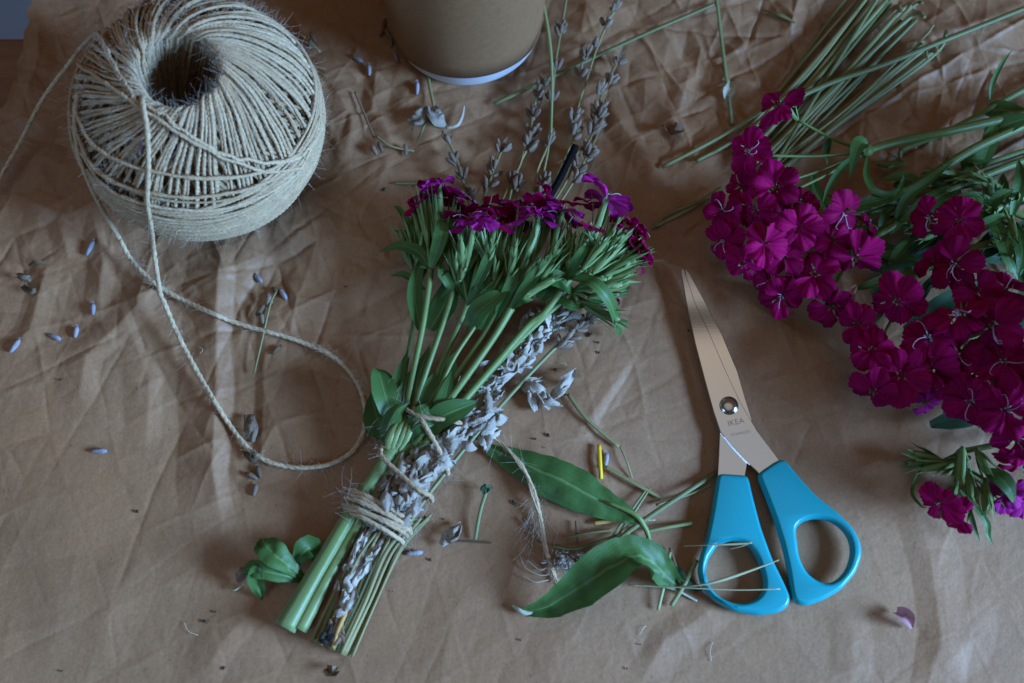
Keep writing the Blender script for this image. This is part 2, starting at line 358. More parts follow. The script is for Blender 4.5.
def make_paper():
    m, N, L, b = nodes('kraft_paper')
    tc = N.new('ShaderNodeTexCoord')
    def noise(scale, det=5, sc=(1, 1, 1)):
        mp = N.new('ShaderNodeMapping'); mp.inputs['Scale'].default_value = sc
        L.new(tc.outputs['Object'], mp.inputs['Vector'])
        n = N.new('ShaderNodeTexNoise'); n.inputs['Scale'].default_value = scale; n.inputs['Detail'].default_value = det
        L.new(mp.outputs['Vector'], n.inputs['Vector']); return n.outputs['Fac']
    def ramp(f, a, b_, lo, hi):
        r = N.new('ShaderNodeMapRange'); r.inputs['From Min'].default_value = a; r.inputs['From Max'].default_value = b_
        r.inputs['To Min'].default_value = lo; r.inputs['To Max'].default_value = hi; L.new(f, r.inputs['Value']); return r.outputs['Result']
    def mul(a, c):
        q = N.new('ShaderNodeMath'); q.operation = 'MULTIPLY'; L.new(a, q.inputs[0]); L.new(c, q.inputs[1]); return q.outputs[0]
    f1 = ramp(noise(9, 6), 0.3, 0.7, 0.86, 1.12)
    f2 = ramp(noise(700, 3), 0.25, 0.75, 0.88, 1.12)
    f3 = ramp(noise(300, 2, (1.6, 0.10, 1)), 0.3, 0.7, 0.975, 1.025)       # laid lines of the machine
    f4 = ramp(noise(60, 5), 0.3, 0.7, 0.95, 1.05)
    f = mul(mul(f1, f2), mul(f3, f4))
    fl = ramp(noise(900, 2, (1, 0.35, 1)), 0.70, 0.76, 1.0, 0.62)         # dark fibres
    f = mul(f, fl)
    hs = N.new('ShaderNodeMix'); hs.data_type = 'RGBA'
    L.new(ramp(noise(5, 4), 0.35, 0.65, 0, 1), hs.inputs['Factor'])
    hs.inputs['A'].default_value = (0.345, 0.175, 0.082, 1); hs.inputs['B'].default_value = (0.34, 0.186, 0.097, 1)
    sc = N.new('ShaderNodeVectorMath'); sc.operation = 'SCALE'
    L.new(hs.outputs['Result'], sc.inputs[0]); L.new(f, sc.inputs['Scale'])
    L.new(sc.outputs['Vector'], b.inputs['Base Color'])
    b.inputs['Roughness'].default_value = 0.50; b.inputs['Specular IOR Level'].default_value = 0.5
    L.new(ramp(noise(22, 6), 0.3, 0.7, 0.50, 0.64), b.inputs['Roughness'])
    bp = N.new('ShaderNodeBump'); bp.inputs['Strength'].default_value = 0.28; bp.inputs['Distance'].default_value = 0.0004
    ad = N.new('ShaderNodeMath'); ad.operation = 'ADD'; L.new(noise(600, 4), ad.inputs[0]); L.new(noise(170, 5), ad.inputs[1])
    L.new(ad.outputs[0], bp.inputs['Height'])
    # fine crinkles: sharp lines between flat little facets, stronger in some areas
    wn = N.new('ShaderNodeTexNoise'); wn.inputs['Scale'].default_value = 18; wn.inputs['Detail'].default_value = 3; L.new(tc.outputs['Object'], wn.inputs['Vector'])
    wm = N.new('ShaderNodeVectorMath'); wm.operation = 'SCALE'; wm.inputs['Scale'].default_value = 0.03; L.new(wn.outputs['Color'], wm.inputs[0])
    wa = N.new('ShaderNodeVectorMath'); wa.operation = 'ADD'; L.new(tc.outputs['Object'], wa.inputs[0]); L.new(wm.outputs['Vector'], wa.inputs[1])
    hsum = None
    for sc_, am_ in ((34, 1.0), (85, 0.5)):
        vo = N.new('ShaderNodeTexVoronoi'); vo.feature = 'DISTANCE_TO_EDGE'; vo.inputs['Scale'].default_value = sc_; L.new(wa.outputs['Vector'], vo.inputs['Vector'])
        vr = N.new('ShaderNodeMapRange'); vr.inputs['From Max'].default_value = 0.16; vr.inputs['To Max'].default_value = am_; L.new(vo.outputs['Distance'], vr.inputs['Value'])
        if hsum is None: hsum = vr.outputs['Result']
        else:
            q = N.new('ShaderNodeMath'); q.operation = 'ADD'; L.new(hsum, q.inputs[0]); L.new(vr.outputs['Result'], q.inputs[1]); hsum = q.outputs[0]
    sy_ = N.new('ShaderNodeSeparateXYZ'); L.new(tc.outputs['Object'], sy_.inputs['Vector'])
    hm = mul(mul(hsum, ramp(noise(11, 3), 0.42, 0.62, 0.0, 1.0)), ramp(sy_.outputs['Y'], -0.10, 0.05, 0.22, 1.0))
    b2 = N.new('ShaderNodeBump'); b2.inputs['Strength'].default_value = 0.22; b2.inputs['Distance'].default_value = 0.0012
    L.new(hm, b2.inputs['Height']); L.new(bp.outputs['Normal'], b2.inputs['Normal']); L.new(b2.outputs['Normal'], b.inputs['Normal'])
    return m
M['paper'] = make_paper()

def make_cup():
    m, N, L, b = nodes('kraft_card')
    tc = N.new('ShaderNodeTexCoord')
    n = N.new('ShaderNodeTexNoise'); n.inputs['Scale'].default_value = 300; n.inputs['Detail'].default_value = 8; n.inputs['Roughness'].default_value = 0.75; L.new(tc.outputs['Object'], n.inputs['Vector'])
    r = N.new('ShaderNodeMix'); r.data_type = 'RGBA'; L.new(n.outputs['Fac'], r.inputs['Factor'])
    r.inputs['A'].default_value = (0.165, 0.074, 0.026, 1); r.inputs['B'].default_value = (0.36, 0.185, 0.082, 1)
    L.new(r.outputs['Result'], b.inputs['Base Color']); b.inputs['Roughness'].default_value = 0.7
    return m
M['cup'] = make_cup()

def make_steel():
    m, N, L, b = nodes('brushed_steel')
    tc = N.new('ShaderNodeTexCoord'); mp = N.new('ShaderNodeMapping'); mp.inputs['Scale'].default_value = (40, 1600, 1)
    mp.inputs['Rotation'].default_value = (0, 0, math.radians(18))
    L.new(tc.outputs['Object'], mp.inputs['Vector'])
    n = N.new('ShaderNodeTexNoise'); n.inputs['Scale'].default_value = 1.0; n.inputs['Detail'].default_value = 3; L.new(mp.outputs['Vector'], n.inputs['Vector'])
    r = N.new('ShaderNodeMapRange'); r.inputs['To Min'].default_value = 0.02; r.inputs['To Max'].default_value = 0.055; L.new(n.outputs['Fac'], r.inputs['Value'])
    L.new(r.outputs['Result'], b.inputs['Roughness'])
    b.inputs['Metallic'].default_value = 1.0; b.inputs['Base Color'].default_value = (0.74, 0.745, 0.76, 1)
    bp = N.new('ShaderNodeBump'); bp.inputs['Strength'].default_value = 0.006; bp.inputs['Distance'].default_value = 0.0002
    L.new(n.outputs['Fac'], bp.inputs['Height']); L.new(bp.outputs['Normal'], b.inputs['Normal'])
    return m
M['steel'] = make_steel()
M['rivet'] = mat('polished_rivet', (0.66, 0.66, 0.67), 0.16, 0.5, var=0.03, metal=1.0)
M['blue'] = mat('blue_plastic', (0.006, 0.305, 0.345), 0.33, 0.5, var=0.05, nscale=30, bump=0.05, bscale=900)

def make_wood():
    m, N, L, b = nodes('brown_wood')
    tc = N.new('ShaderNodeTexCoord'); mp = N.new('ShaderNodeMapping'); mp.inputs['Scale'].default_value = (8, 120, 8); L.new(tc.outputs['Object'], mp.inputs['Vector'])
    n = N.new('ShaderNodeTexNoise'); n.inputs['Scale'].default_value = 1.5; n.inputs['Detail'].default_value = 6; L.new(mp.outputs['Vector'], n.inputs['Vector'])
    r = N.new('ShaderNodeMix'); r.data_type = 'RGBA'; L.new(n.outputs['Fac'], r.inputs['Factor'])
    r.inputs['A'].default_value = (0.15, 0.06, 0.03, 1); r.inputs['B'].default_value = (0.36, 0.16, 0.08, 1)
    L.new(r.outputs['Result'], b.inputs['Base Color']); b.inputs['Roughness'].default_value = 0.5
    return m
M['wood'] = make_wood()
M['floor'] = mat('blue_grey_floor', (0.30, 0.46, 0.74), 0.6, 0.3, var=0.08, nscale=6)

# ------------------------------------------------------------------ setting: floor, table, paper
def box(mb, x0, x1, y0, y1, z0, z1):
    v = [(x, y, z) for z in (z0, z1) for y in (y0, y1) for x in (x0, x1)]
    mb.add(v, [(0, 2, 3, 1), (4, 5, 7, 6), (0, 1, 5, 4), (2, 6, 7, 3), (0, 4, 6, 2), (1, 3, 7, 5)])

b = MB(); b.add([(-4, -3, -0.75), (4, -3, -0.75), (4, 6, -0.75), (-4, 6, -0.75)], [(0, 1, 2, 3)])
tag(obj('floor', b, M['floor']), kind='structure')
yedge = Pz(0, 36, -0.008)[1]
t = empty('table', (0, -0.1, -0.75), 'wooden table under the brown paper, its bare edge showing in the top left corner', 'table')
b = MB(); box(b, -0.62, 0.95, -0.75, yedge, -0.034, -0.009); o = obj('tabletop', b, M['wood'], t, False)
bv = o.modifiers.new('bevel', 'BEVEL'); bv.width = 0.003; bv.segments = 3
for sx in (-0.57, 0.90):
    for sy in (-0.70, yedge-0.05):
        b = MB(); box(b, sx-0.025, sx+0.025, sy-0.025, sy+0.025, -0.75, -0.0345); obj('leg', b, M['wood'], t, False)

def build_paper():
    ny, nx = 860, 1100
    y0, y1 = -0.34, 0.40
    ys = np.linspace(y0, y1, ny)
    e = np.array([Pz(a, c, 0)[:2] for a, c in [(34, -60), (31, 0), (27, 35), (21, 62), (17, 84), (8, 106), (-8, 122), (-60, 150)]])
    xe = np.interp(ys, e[::-1, 1], e[::-1, 0])
    xl = np.where(ys < e[-1, 1], np.maximum(-0.36, e[-1, 0]-(e[-1, 1]-ys)*3), xe)
    xl = np.convolve(np.pad(xl, 4, 'edge'), np.ones(9)/9, 'valid')+0.0012*vnoise(ys*150, ys*0, 31)*2
    u = np.linspace(0, 1, nx)
    X = xl[:, None]+(0.40-xl[:, None])*u[None, :]
    Y = np.repeat(ys[:, None], nx, 1)
    Z = H(X.ravel(), Y.ravel()).reshape(X.shape)
    d = X-xl[:, None]
    Z = Z+0.003*np.exp(-d/0.012)*(Y > 0.1)          # the torn edge curls up a little
    b = MB(); b.add(np.stack([X, Y, Z], -1), grid_faces(ny, nx), None, 0.5)
    o = obj('kraft_paper', b, M['paper'])
    return tag(o, 'large creased sheet of brown kraft paper covering the table under everything', 'paper')
build_paper()

# ------------------------------------------------------------------ ball of jute twine
BR, BZ, BH = 0.0585, 0.0530, 0.0535       # outer radius, centre height, half height
bc = Pz(200, 119, BZ); BC = np.array([bc[0], bc[1], BZ+0.002])
RI = 0.0188
_t = np.linspace(-PI, PI, 1441)                      # section table: round outside, straight walls in the hole
_tm = math.acos(RI/BR)
_r = np.where(np.abs(_t) < _tm, BR*np.cos(_t), RI); _zt = BH*math.sin(_tm)
_z = np.where(np.abs(_t) < _tm, BH*np.sin(_t), np.sign(_t)*_zt*(1-(np.abs(_t)-_tm)/(PI-_tm)))
_k = np.hanning(91); _k /= _k.sum()
_pad = lambda a, sg: np.concatenate([a[-46:-1], a, a[1:46]])
_r = np.convolve(_pad(_r, 1), _k, 'valid')[:1441]; _z = np.convolve(_pad(_z, 1), _k, 'valid')[:1441]
_nr = np.gradient(_z); _nz = -np.gradient(_r); _nl = np.hypot(_nr, _nz)+1e-12; _nr /= _nl; _nz /= _nl
def ball_pt(phi, v, lift=0.0):
    """phi: angle round the section (0 equator, 1.3 rim of the hole, pi inside the hole); v: heading"""
    q = (np.asarray(phi, float)+PI) % (2*PI)-PI
    r = np.interp(q, _t, _r)+lift*np.interp(q, _t, _nr); z = np.interp(q, _t, _z)+lift*np.interp(q, _t, _nz)
    p = np.stack([r*np.cos(v), r*np.sin(v), z], -1)
    # lean the ball slightly back
    k = math.radians(5.0); y = p[..., 1]*math.cos(k)-p[..., 2]*math.sin(k); zz = p[..., 1]*math.sin(k)+p[..., 2]*math.cos(k)
    k2 = math.radians(-3.0); x = p[..., 0]*math.cos(k2)-zz*math.sin(k2); zz = p[..., 0]*math.sin(k2)+zz*math.cos(k2)
    return np.stack([x, y, zz], -1)+BC

def strand(mb, p, r, k=6, twist=1400.0, lobe=0.2):
    n = len(p); T = tangents(p); N = unit(p-BC-T*np.sum((p-BC)*T, -1, keepdims=True)); B = np.cross(T, N)
    a = np.linspace(0, 2*PI, k, endpoint=False)[None, :]
    s = np.concatenate([[0], np.cumsum(np.linalg.norm(np.diff(p, axis=0), axis=1))])[:, None]
    wob = 1+0.16*np.interp(s[:, 0], np.linspace(0, s[-1, 0]+1e-9, 40), rng.standard_normal(40))[:, None]
    rad = r*wob*(1+lobe*np.cos(2*(a-twist*s)))
    v = p[:, None, :]+rad[..., None]*(np.cos(a)[..., None]*N[:, None]+np.sin(a)[..., None]*B[:, None])
    uv = np.stack([np.broadcast_to(a/(2*PI), (n, k)), np.broadcast_to(s*100, (n, k))], -1)
    mb.add(v, grid_faces(n, k, True), uv)

ball = empty('twine_ball', (BC[0], BC[1], 0), 'large round ball of natural jute twine with a hollow core and a long loose end', 'ball of twine')
core = MB()
ph = np.linspace(0, 2*PI, 48, endpoint=False); vv = np.linspace(0, 2*PI, 96, endpoint=False)
PH, VV = np.meshgrid(ph, vv, indexing='ij')
pp = ball_pt(PH, VV, -0.0042)
i, j = np.meshgrid(np.arange(48), np.arange(96), indexing='ij')
core.add(pp, np.stack([i*96+j, i*96+(j+1) % 96, ((i+1) % 48)*96+(j+1) % 96, ((i+1) % 48)*96+j], -1).reshape(-1, 4), np.stack([VV*3, PH*3], -1))
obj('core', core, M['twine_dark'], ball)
lay = MB()
for q in range(96):                                   # buried layer, leaning the other way
    v0 = q/96*2*PI+rng.normal()*0.03
    f = np.linspace(-0.25*PI, 1.22*PI, 190)
    strand(lay, ball_pt(f, v0-0.42*(f-0.8)+0.03*np.sin(f*3+q), -0.0022+0.0005*rng.normal()), 0.00095, 6, 0, 0)
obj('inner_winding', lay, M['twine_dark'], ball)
lay = MB()
NA = 126
for q in range(NA):                                   # the windings that fan out of the hole
    v0 = q/NA*2*PI+rng.normal()*0.022
    f = np.linspace(-0.12*PI, 1.25*PI, 330)
    tw = 0.34+0.10*math.sin(v0*2+1)+rng.normal()*0.035
    L0 = 0.0006*rng.normal()-0.0004
    strand(lay, ball_pt(f, v0+tw*(f-0.9)+0.9*np.clip(f-0.65, 0, 0.8)**2+0.16*np.maximum(0, 0.5-f)**1.5, L0+0.0006*np.sin(f*2.2+q)), 0.00078, 8)
obj('winding', lay, M['twine'], ball)
belt = MB()
for q in range(64):                                   # belt windings round the equator and below
    v = np.linspace(0, 2*PI, 460)
    base = -0.66+0.0135*q+rng.normal()*0.03
    amp = 0.10+0.05*rng.random()+(0.05 if q > 54 else 0)
    f = base-amp*np.cos(v+PI/2-0.12+rng.normal()*0.25)*-1+0.02*np.sin(3*v+q)
    f = f+0.0
    strand(belt, ball_pt(f, v, 0.0010+0.0007*rng.random()), 0.00082, 7)
obj('belt_winding', belt, M['twine'], ball)
# strands traced over the outside of the ball
_F, _V = np.meshgrid(np.linspace(-1.0, 1.7, 200), np.linspace(-PI, PI, 360), indexing='ij')
def _project(p):
    d = p-CAM; c, s_ = math.cos(TH), math.sin(TH)
    yc = d[..., 1]*c+d[..., 2]*s_; zc = d[..., 1]*s_-d[..., 2]*c
    return 512+FPX*d[..., 0]/zc, 341.5-FPX*yc/zc, zc
_BP = ball_pt(_F, _V, 0.0); _BX, _BY, _BD = _project(_BP)
def ball_at(px, py, lift=0.0014):
    e = np.hypot(_BX-px, _BY-py); m_ = e < max(3.0, e.min()+1.5)
    k = np.argmin(np.where(m_, _BD, 9)); f_, v_ = _F.ravel()[k], _V.ravel()[k]
    return ball_pt(np.array(f_), np.array(v_), lift)
dg = MB()
for path in ([(80, 66), (105, 82), (140, 110), (172, 130), (208, 150), (242, 164), (275, 171), (300, 168)], [(97, 30), (110, 55), (128, 88), (141, 112), (150, 140)],
             [(76, 105), (92, 142), (128, 164), (185, 177), (245, 175), (295, 155), (318, 118)], [(76, 128), (100, 172), (155, 194), (218, 195), (278, 176), (317, 135)],
             [(80, 150), (112, 190), (170, 208), (230, 206), (290, 178), (320, 128)], [(150, 106), (190, 135), (235, 158), (290, 160), (315, 140)]):
    pp_ = spline(np.array(path, float), 28); lf = 0.0020+0.0004*rng.random()
    strand(dg, spline(np.array([ball_at(a_, b_, lf) for a_, b_ in pp_]), 200), 0.00088, 8)
obj('cross_strand', dg, M['twine'], ball)

def hair_arr(mb, starts, dirs, L, r, droop=0.3, seg=5):
    for s0, d, l in zip(starts, dirs, L):
        c = rng.normal(size=3)*0.5
        t = np.linspace(0, 1, seg)[:, None]
        p = s0+(d*t+c*0.45*t*t)*l
        tube(mb, p, [r, r*0.5], n=seg, k=3, cap=False)

def fuzz_on(mb, p, dens, l=(0.003, 0.009), r=0.00006):
    p = spline(p, max(8, int(plen(np.asarray(p))/0.002)))
    T = tangents(p); n = int(dens*plen(p))
    idx = rng.integers(0, len(p), n)
    d = unit(T[idx]*rng.choice([-1, 1], n)[:, None]*0.9+rng.normal(size=(n, 3))*0.55)
    hair_arr(mb, p[idx]+rng.normal(size=(n, 3))*0.0006, d, rng.uniform(*l, n), r, seg=4)

fz = MB()
f = rng.uniform(-0.3, 3.5, 7000); v = rng.uniform(0, 2*PI, 7000)
st = ball_pt(f, v, 0.0008); s2 = ball_pt(f+0.02, v+0.008, 0.0008); nr = unit(st-BC)
dd = unit(unit(s2-st)*rng.choice([-1, 1], 7000)[:, None]+0.55*nr+rng.normal(size=(7000, 3))*0.5)
hair_arr(fz, st, dd, rng.uniform(0.003, 0.009, 7000), 0.00005)
tag(obj('fuzz', fz, M['fuzz'], ball), kind='stuff')

def twine_run(name, pts, r, parent, dens=420, mat_='twine', label=None):
    b = MB(); p = np.asarray(pts, float)
    n = min(1500, int(plen(spline(p, 60))/0.00055))
    tube(b, p, r, n=n, k=8, twist=900.0, lobe=0.12)
    o = obj(name, b, M[mat_], parent)
    h = MB(); fuzz_on(h, spline(p, 200), dens)
    f_ = tag(obj('fuzz', h, M['fuzz'], o), kind='stuff')
    return o

R_T = 0.00122
run = [ball_pt(np.array(1.7), np.array(-2.7), 0.001)]+[ball_at(a_, b_, 0.0028) for a_, b_ in [(143, 100), (147, 130), (149, 165), (150, 200), (152, 225)]]+[Pz(154, 252, 0.026)]+list(PD(
     [(160, 292, 0.016), (178, 335, 0.007), (203, 382, 0.0035), (232, 428, 0.003), (258, 456, 0.003), (292, 467, 0.003), (330, 464, 0.003), (356, 447, 0.004), (366, 417, 0.004),
      (357, 382, 0.004), (332, 356, 0.004), (290, 338, 0.003), (240, 324, 0.003), (196, 306, 0.003), (160, 287, 0.004), (133, 262, 0.006), (118, 236, 0.012)], 74))+[Pz(100, 205, 0.030)]+[ball_at(a_, b_, 0.0026) for a_, b_ in [(90, 178), (82, 155), (78, 125), (80, 95)]]
twine_run('loose_strand', run, R_T, ball, 900)
run = [P(-30, 225, 0.004), P(-8, 190, 0.007), P(18, 146, 0.012), Pz(42, 100, 0.025), Pz(70, 62, 0.042), Pz(84, 44, 0.050)]+[ball_at(a_, b_, 0.002) for a_, b_ in [(98, 34), (108, 52), (122, 80)]]
o = twine_run('loose_strand', run, 0.0011, ball, 1400)
h = MB()
for _ in range(70):
    s0 = Pz(rng.normal(84, 10), rng.normal(24, 9), 0.05+rng.normal()*0.004)
    hair_arr(h, [s0], [unit(rng.normal(size=3)+[0.3, 0.2, 0])], [rng.uniform(0.006, 0.016)], 0.00006)
tag(obj('frayed_fibre', h, M['fuzz'], o), kind='stuff')

# ------------------------------------------------------------------ kraft cup
cb = P(467, 27, 0.0); CX, CY, CZ = cb[0], cb[1], 0.0035
cup = empty('kraft_cup', (CX, CY, CZ), 'brown kraft card tub with a white base rim at the top edge of the photo', 'tub')
def lathe(rs, zs, k=96, zfun=None):
    a = np.linspace(0, 2*PI, k, endpoint=False)
    rs = np.asarray(rs)[:, None]; zs = np.asarray(zs)[:, None]
    Z = np.broadcast_to(zs, (len(rs), k)).copy()
    if zfun is not None: Z = zfun(Z, a[None, :])
    return np.stack([rs*np.cos(a)+CX, rs*np.sin(a)+CY, Z+CZ], -1)
CR = 0.0400; HT = 0.150
b = MB()
b.add(lathe([0.0, CR-0.003, CR-0.0008, CR, CR+0.008, CR+0.0065, CR-0.002, 0.0], [0.001, 0.001, 0.0003, 0.0012, HT, HT, 0.004, 0.004]), grid_faces(8, 96, True))
obj('base', b, M['white'], cup)
def sl(Z, a):
    lift = 0.0095*np.maximum(0, np.cos(a+PI/2-0.12))**1.15+0.0002
    return Z*(HT-lift)/HT+lift
b = MB(); zs = np.linspace(0, HT, 12)
b.add(lathe(CR+0.0009+0.008*zs/HT, zs, 96, sl), grid_faces(12, 96, True))
o = obj('sleeve', b, M['cup'], cup)
so = o.modifiers.new('thickness', 'SOLIDIFY'); so.thickness = 0.0006; so.offset = 0
b = MB(); th = np.linspace(0, 2*PI, 97)[:-1]
for k_ in range(1):
    rr = CR+0.0092; ring = np.stack([rr*np.cos(th)+CX, rr*np.sin(th)+CY, np.full(96, HT+CZ)], -1)
    tube(b, np.vstack([ring, ring[:1]]), 0.0016, n=97, k=8, cap=False)
obj('rolled_rim', b, M['cup'], cup)

# ------------------------------------------------------------------ scissors
SZ = 0.0062
def curve_mesh(name, loops, z, ext, bev, m, parent, res=4):
    cu = bpy.data.curves.new('outline', 'CURVE'); cu.dimensions = '2D'; cu.fill_mode = 'BOTH'
    cu.extrude = ext; cu.bevel_depth = bev; cu.bevel_resolution = res; cu.offset = -bev
    o0 = WL[parent.name]
    for pts, sm in loops:
        q = np.array([Pz(a, c, z)[:2]-o0[:2] for a, c in pts])
        if sm:
            qq = np.vstack([q[-2:], q, q[:3]])
            q = spline(qq, (len(qq)-1)*5+1)[10:-10-1]
            q = q[:len(pts)*5]
        s = cu.splines.new('POLY'); s.points.add(len(q)-1); s.use_cyclic_u = True
        for p_, c_ in zip(s.points, q): p_.co = (c_[0], c_[1], 0, 1)
    tmp = bpy.data.objects.new('outline', cu); COL.objects.link(tmp)
    dg_ = bpy.context.evaluated_depsgraph_get()
    me = bpy.data.meshes.new_from_object(tmp.evaluated_get(dg_)); me.name = name
    bpy.data.objects.remove(tmp)
    me.materials.clear(); me.materials.append(m)
    o = bpy.data.objects.new(name, me); COL.objects.link(o); o.parent = parent; o.location = (0, 0, z-o0[2])
    WL[o.name] = o0
    return o
sl_ = Pz(735, 430, 0.003)
sci = empty('scissors', (sl_[0], sl_[1], 0.002), 'pair of steel scissors with bright blue plastic handles, slightly open on the paper', 'scissors')
blade2 = [(684.5, 268.5), (689, 273), (706, 304), (722, 335), (737.5, 372), (745, 398), (752, 420), (747.5, 462), (744, 482), (717, 482), (718.5, 455), (719.5, 430), (712, 400), (697, 345), (688, 300)]
blade1 = [(682, 269), (684, 270), (695, 303), (710.5, 336), (726, 372), (740, 402), (757, 431), (776, 456), (786, 470), (770, 486), (756, 471), (745, 461), (732, 447), (720, 432), (713, 411), (705, 382), (695, 344), (686, 302), (681, 273)]
def plate(name, pts, z0, z1, m, parent):
    o0 = WL[parent.name]; bm = bmesh.new()
    q = [Pz(a, c, (z0+z1)/2) for a, c in pts]
    f = bm.faces.new([bm.verts.new((p[0]-o0[0], p[1]-o0[1], z0-o0[2])) for p in q]); bm.normal_update()
    r = bmesh.ops.extrude_face_region(bm, geom=[f])
    for v in r['geom']:
        if isinstance(v, bmesh.types.BMVert): v.co.z += z1-z0
    bmesh.ops.recalc_face_normals(bm, faces=bm.faces)
    me = bpy.data.meshes.new(name); bm.to_mesh(me); bm.free(); me.materials.append(m)
    o = bpy.data.objects.new(name, me); COL.objects.link(o); o.parent = parent; WL[o.name] = o0
    bv = o.modifiers.new('bevel', 'BEVEL'); bv.width = 0.00030; bv.segments = 2; bv.limit_method = 'ANGLE'
    return o
def rounded(pts, keep=()):
    q = np.array(pts, float); return [tuple(p) for p in q]
bl2 = plate('blade', blade2, SZ-0.0012, SZ-0.00004, M['steel'], sci)
bl1 = plate('blade', blade1, SZ+0.00004, SZ+0.0013, M['steel'], sci)
hl_o = [(717, 474), (747.6, 476), (752, 495.6), (760.7, 529), (771.8, 559.6), (787, 590), (790.7, 599), (787, 608), (777, 613.5), (758, 616), (733, 612), (713, 601), (701, 587.4), (697, 571), (699.5, 557), (706, 537), (711, 512)]
hl_i = [(716, 547.5), (730, 541.5), (744, 544), (753.7, 554), (762, 576), (762, 590), (753.7, 600), (738, 603.6), (721.7, 598.5), (710.6, 587.4), (706, 573.5), (709, 558)]
hr_o = [(756, 474.8), (777, 460.5), (784, 459.5), (797, 476), (816, 497), (836, 512), (852, 527.6), (860, 543), (861, 557), (855, 573.5), (841, 590), (822, 601), (805, 606.5), (794, 604), (790.7, 596), (787, 570.7), (781.5, 545.7), (773, 518), (763.5, 493)]
hr_i = [(795.4, 533), (800, 524), (813.5, 519.3), (830, 522), (844, 533), (849.7, 548.5), (847, 565), (838.5, 577.7), (827.4, 583.3), (816, 580.5), (805, 570.7), (798, 554)]
def closed_loop(pts, z, n=260, sig=1.0):
    q = np.array([Pz(a, c, z)[:2] for a, c in pts])
    p = spline(np.vstack([q[-2:], q, q[:3]]), (len(q)+4)*24+1)[48:-72] if sig == 0 else np.vstack([q, q[:1]])
    d = np.concatenate([[0], np.cumsum(np.hypot(*np.diff(np.vstack([p, p[:1]]) if sig == 0 else p, axis=0).T))])
    pp = np.vstack([p, p[:1]]) if sig == 0 else p
    u = np.linspace(0, d[-1], n, endpoint=False)
    r = np.stack([np.interp(u, d, pp[:, 0]), np.interp(u, d, pp[:, 1])], -1)
    w = max(1, int((0.0016 if sig == 0 else 0.0034)*sig/(d[-1]/n))) if sig else 2
    k = np.hanning(2*w+3); k /= k.sum(); h_ = len(k)//2
    for _ in range(2):
        e = np.vstack([r[-h_:], r, r[:h_]]); r = np.stack([np.convolve(e[:, c], k, 'valid') for c in (0, 1)], -1)
    if np.sum(r[:, 0]*np.roll(r[:, 1], -1)-np.roll(r[:, 0], -1)*r[:, 1]) < 0: r = r[::-1]
    return r
def handle(outer, inner, z, half, name='handle'):
    from mathutils.geometry import tessellate_polygon
    b = MB(); rims = {}
    for kind, pts, sg, ins in (('o', outer, 1, 0.0019), ('i', inner, -1, 0.0021)):
        r = closed_loop(pts, z, 260, 1.0 if kind == 'o' else 0)
        t = unit(np.roll(r, -3, 0)-np.roll(r, 3, 0)); nrm = np.stack([-t[:, 1], t[:, 0]], -1)*sg      # towards the solid
        a = np.linspace(-PI/2, PI/2, 13)
        v = np.stack([np.c_[r+nrm*ins*(1-math.cos(x)), np.full(len(r), z+half*math.sin(x))] for x in a])
        f = grid_faces(13, 260, True); b.add(v, f if kind == 'i' else f[:, ::-1], None, 0.5)
        rims[kind] = (r+nrm*ins, b.n)
    for sgn in (1, -1):
        lo, li = rims['o'][0], rims['i'][0]
        tri = tessellate_polygon([[Vector((*p, 0)) for p in lo], [Vector((*p, 0)) for p in li[::-1]]])
        allp = np.vstack([lo, li[::-1]]); b.add(np.c_[allp, np.full(len(allp), z+sgn*half)], [t if sgn > 0 else t[::-1] for t in tri], None, 0.5)
    o = obj(name, b, M['blue'], sci)
    bm = bmesh.new(); bm.from_mesh(o.data); bmesh.ops.remove_doubles(bm, verts=bm.verts, dist=1e-6); bmesh.ops.recalc_face_normals(bm, faces=bm.faces); bm.to_mesh(o.data); bm.free()
    o.data.polygons.foreach_set('use_smooth', np.ones(len(o.data.polygons), bool))
    return o
for (oo, ii, zz) in ((hl_o, hl_i, SZ-0.0004), (hr_o, hr_i, SZ+0.0004)): handle(oo, ii, zz, 0.0034)
b = MB(); rv = Pz(729, 405.5, SZ+0.0015)
n_, k_ = 10, 32; tt = np.linspace(0, PI/2, n_)[:, None]; aa = np.linspace(0, 2*PI, k_, endpoint=False)[None, :]
b.add(np.stack([rv[0]+0.0046*np.cos(tt)*np.cos(aa), rv[1]+0.0046*np.cos(tt)*np.sin(aa), rv[2]+0.0022*np.sin(tt)+0*aa], -1), grid_faces(n_, k_, True))
obj('rivet', b, M['rivet'], sci)
def text(s, px, py, size, ang):
    cu = bpy.data.curves.new('mark', 'FONT'); cu.body = s; cu.size = size; cu.align_x = 'CENTER'; cu.extrude = 0.00002
    tmp = bpy.data.objects.new('mark', cu); COL.objects.link(tmp)
    me = bpy.data.meshes.new_from_object(tmp.evaluated_get(bpy.context.evaluated_depsgraph_get())); bpy.data.objects.remove(tmp)
    me.name = 'engraving'; me.materials.clear(); me.materials.append(M['engrave'])
    o = bpy.data.objects.new('engraving', me); COL.objects.link(o); o.parent = bl1
    p = Pz(px, py, SZ+0.0013); w0 = WL[bl1.name]
    o.location = (p[0]-w0[0], p[1]-w0[1], SZ+0.00132-w0[2]); o.rotation_euler = (0, 0, math.radians(ang))
    WL[o.name] = p
text('IKEA', 736.5, 424.5, 0.0040, 12)
text('STAINLESS', 741, 434.5, 0.0021, 12)

# ------------------------------------------------------------------ plant builders
def frame(d, up=(0.2, 0.1, 1.0)):
    d = unit(d); up = np.asarray(up, float)
    if abs(d@unit(up)) > 0.95: up = np.array([1.0, 0.3, 0.0])
    x = unit(up-(up@d)*d); return x, np.cross(d, x), d

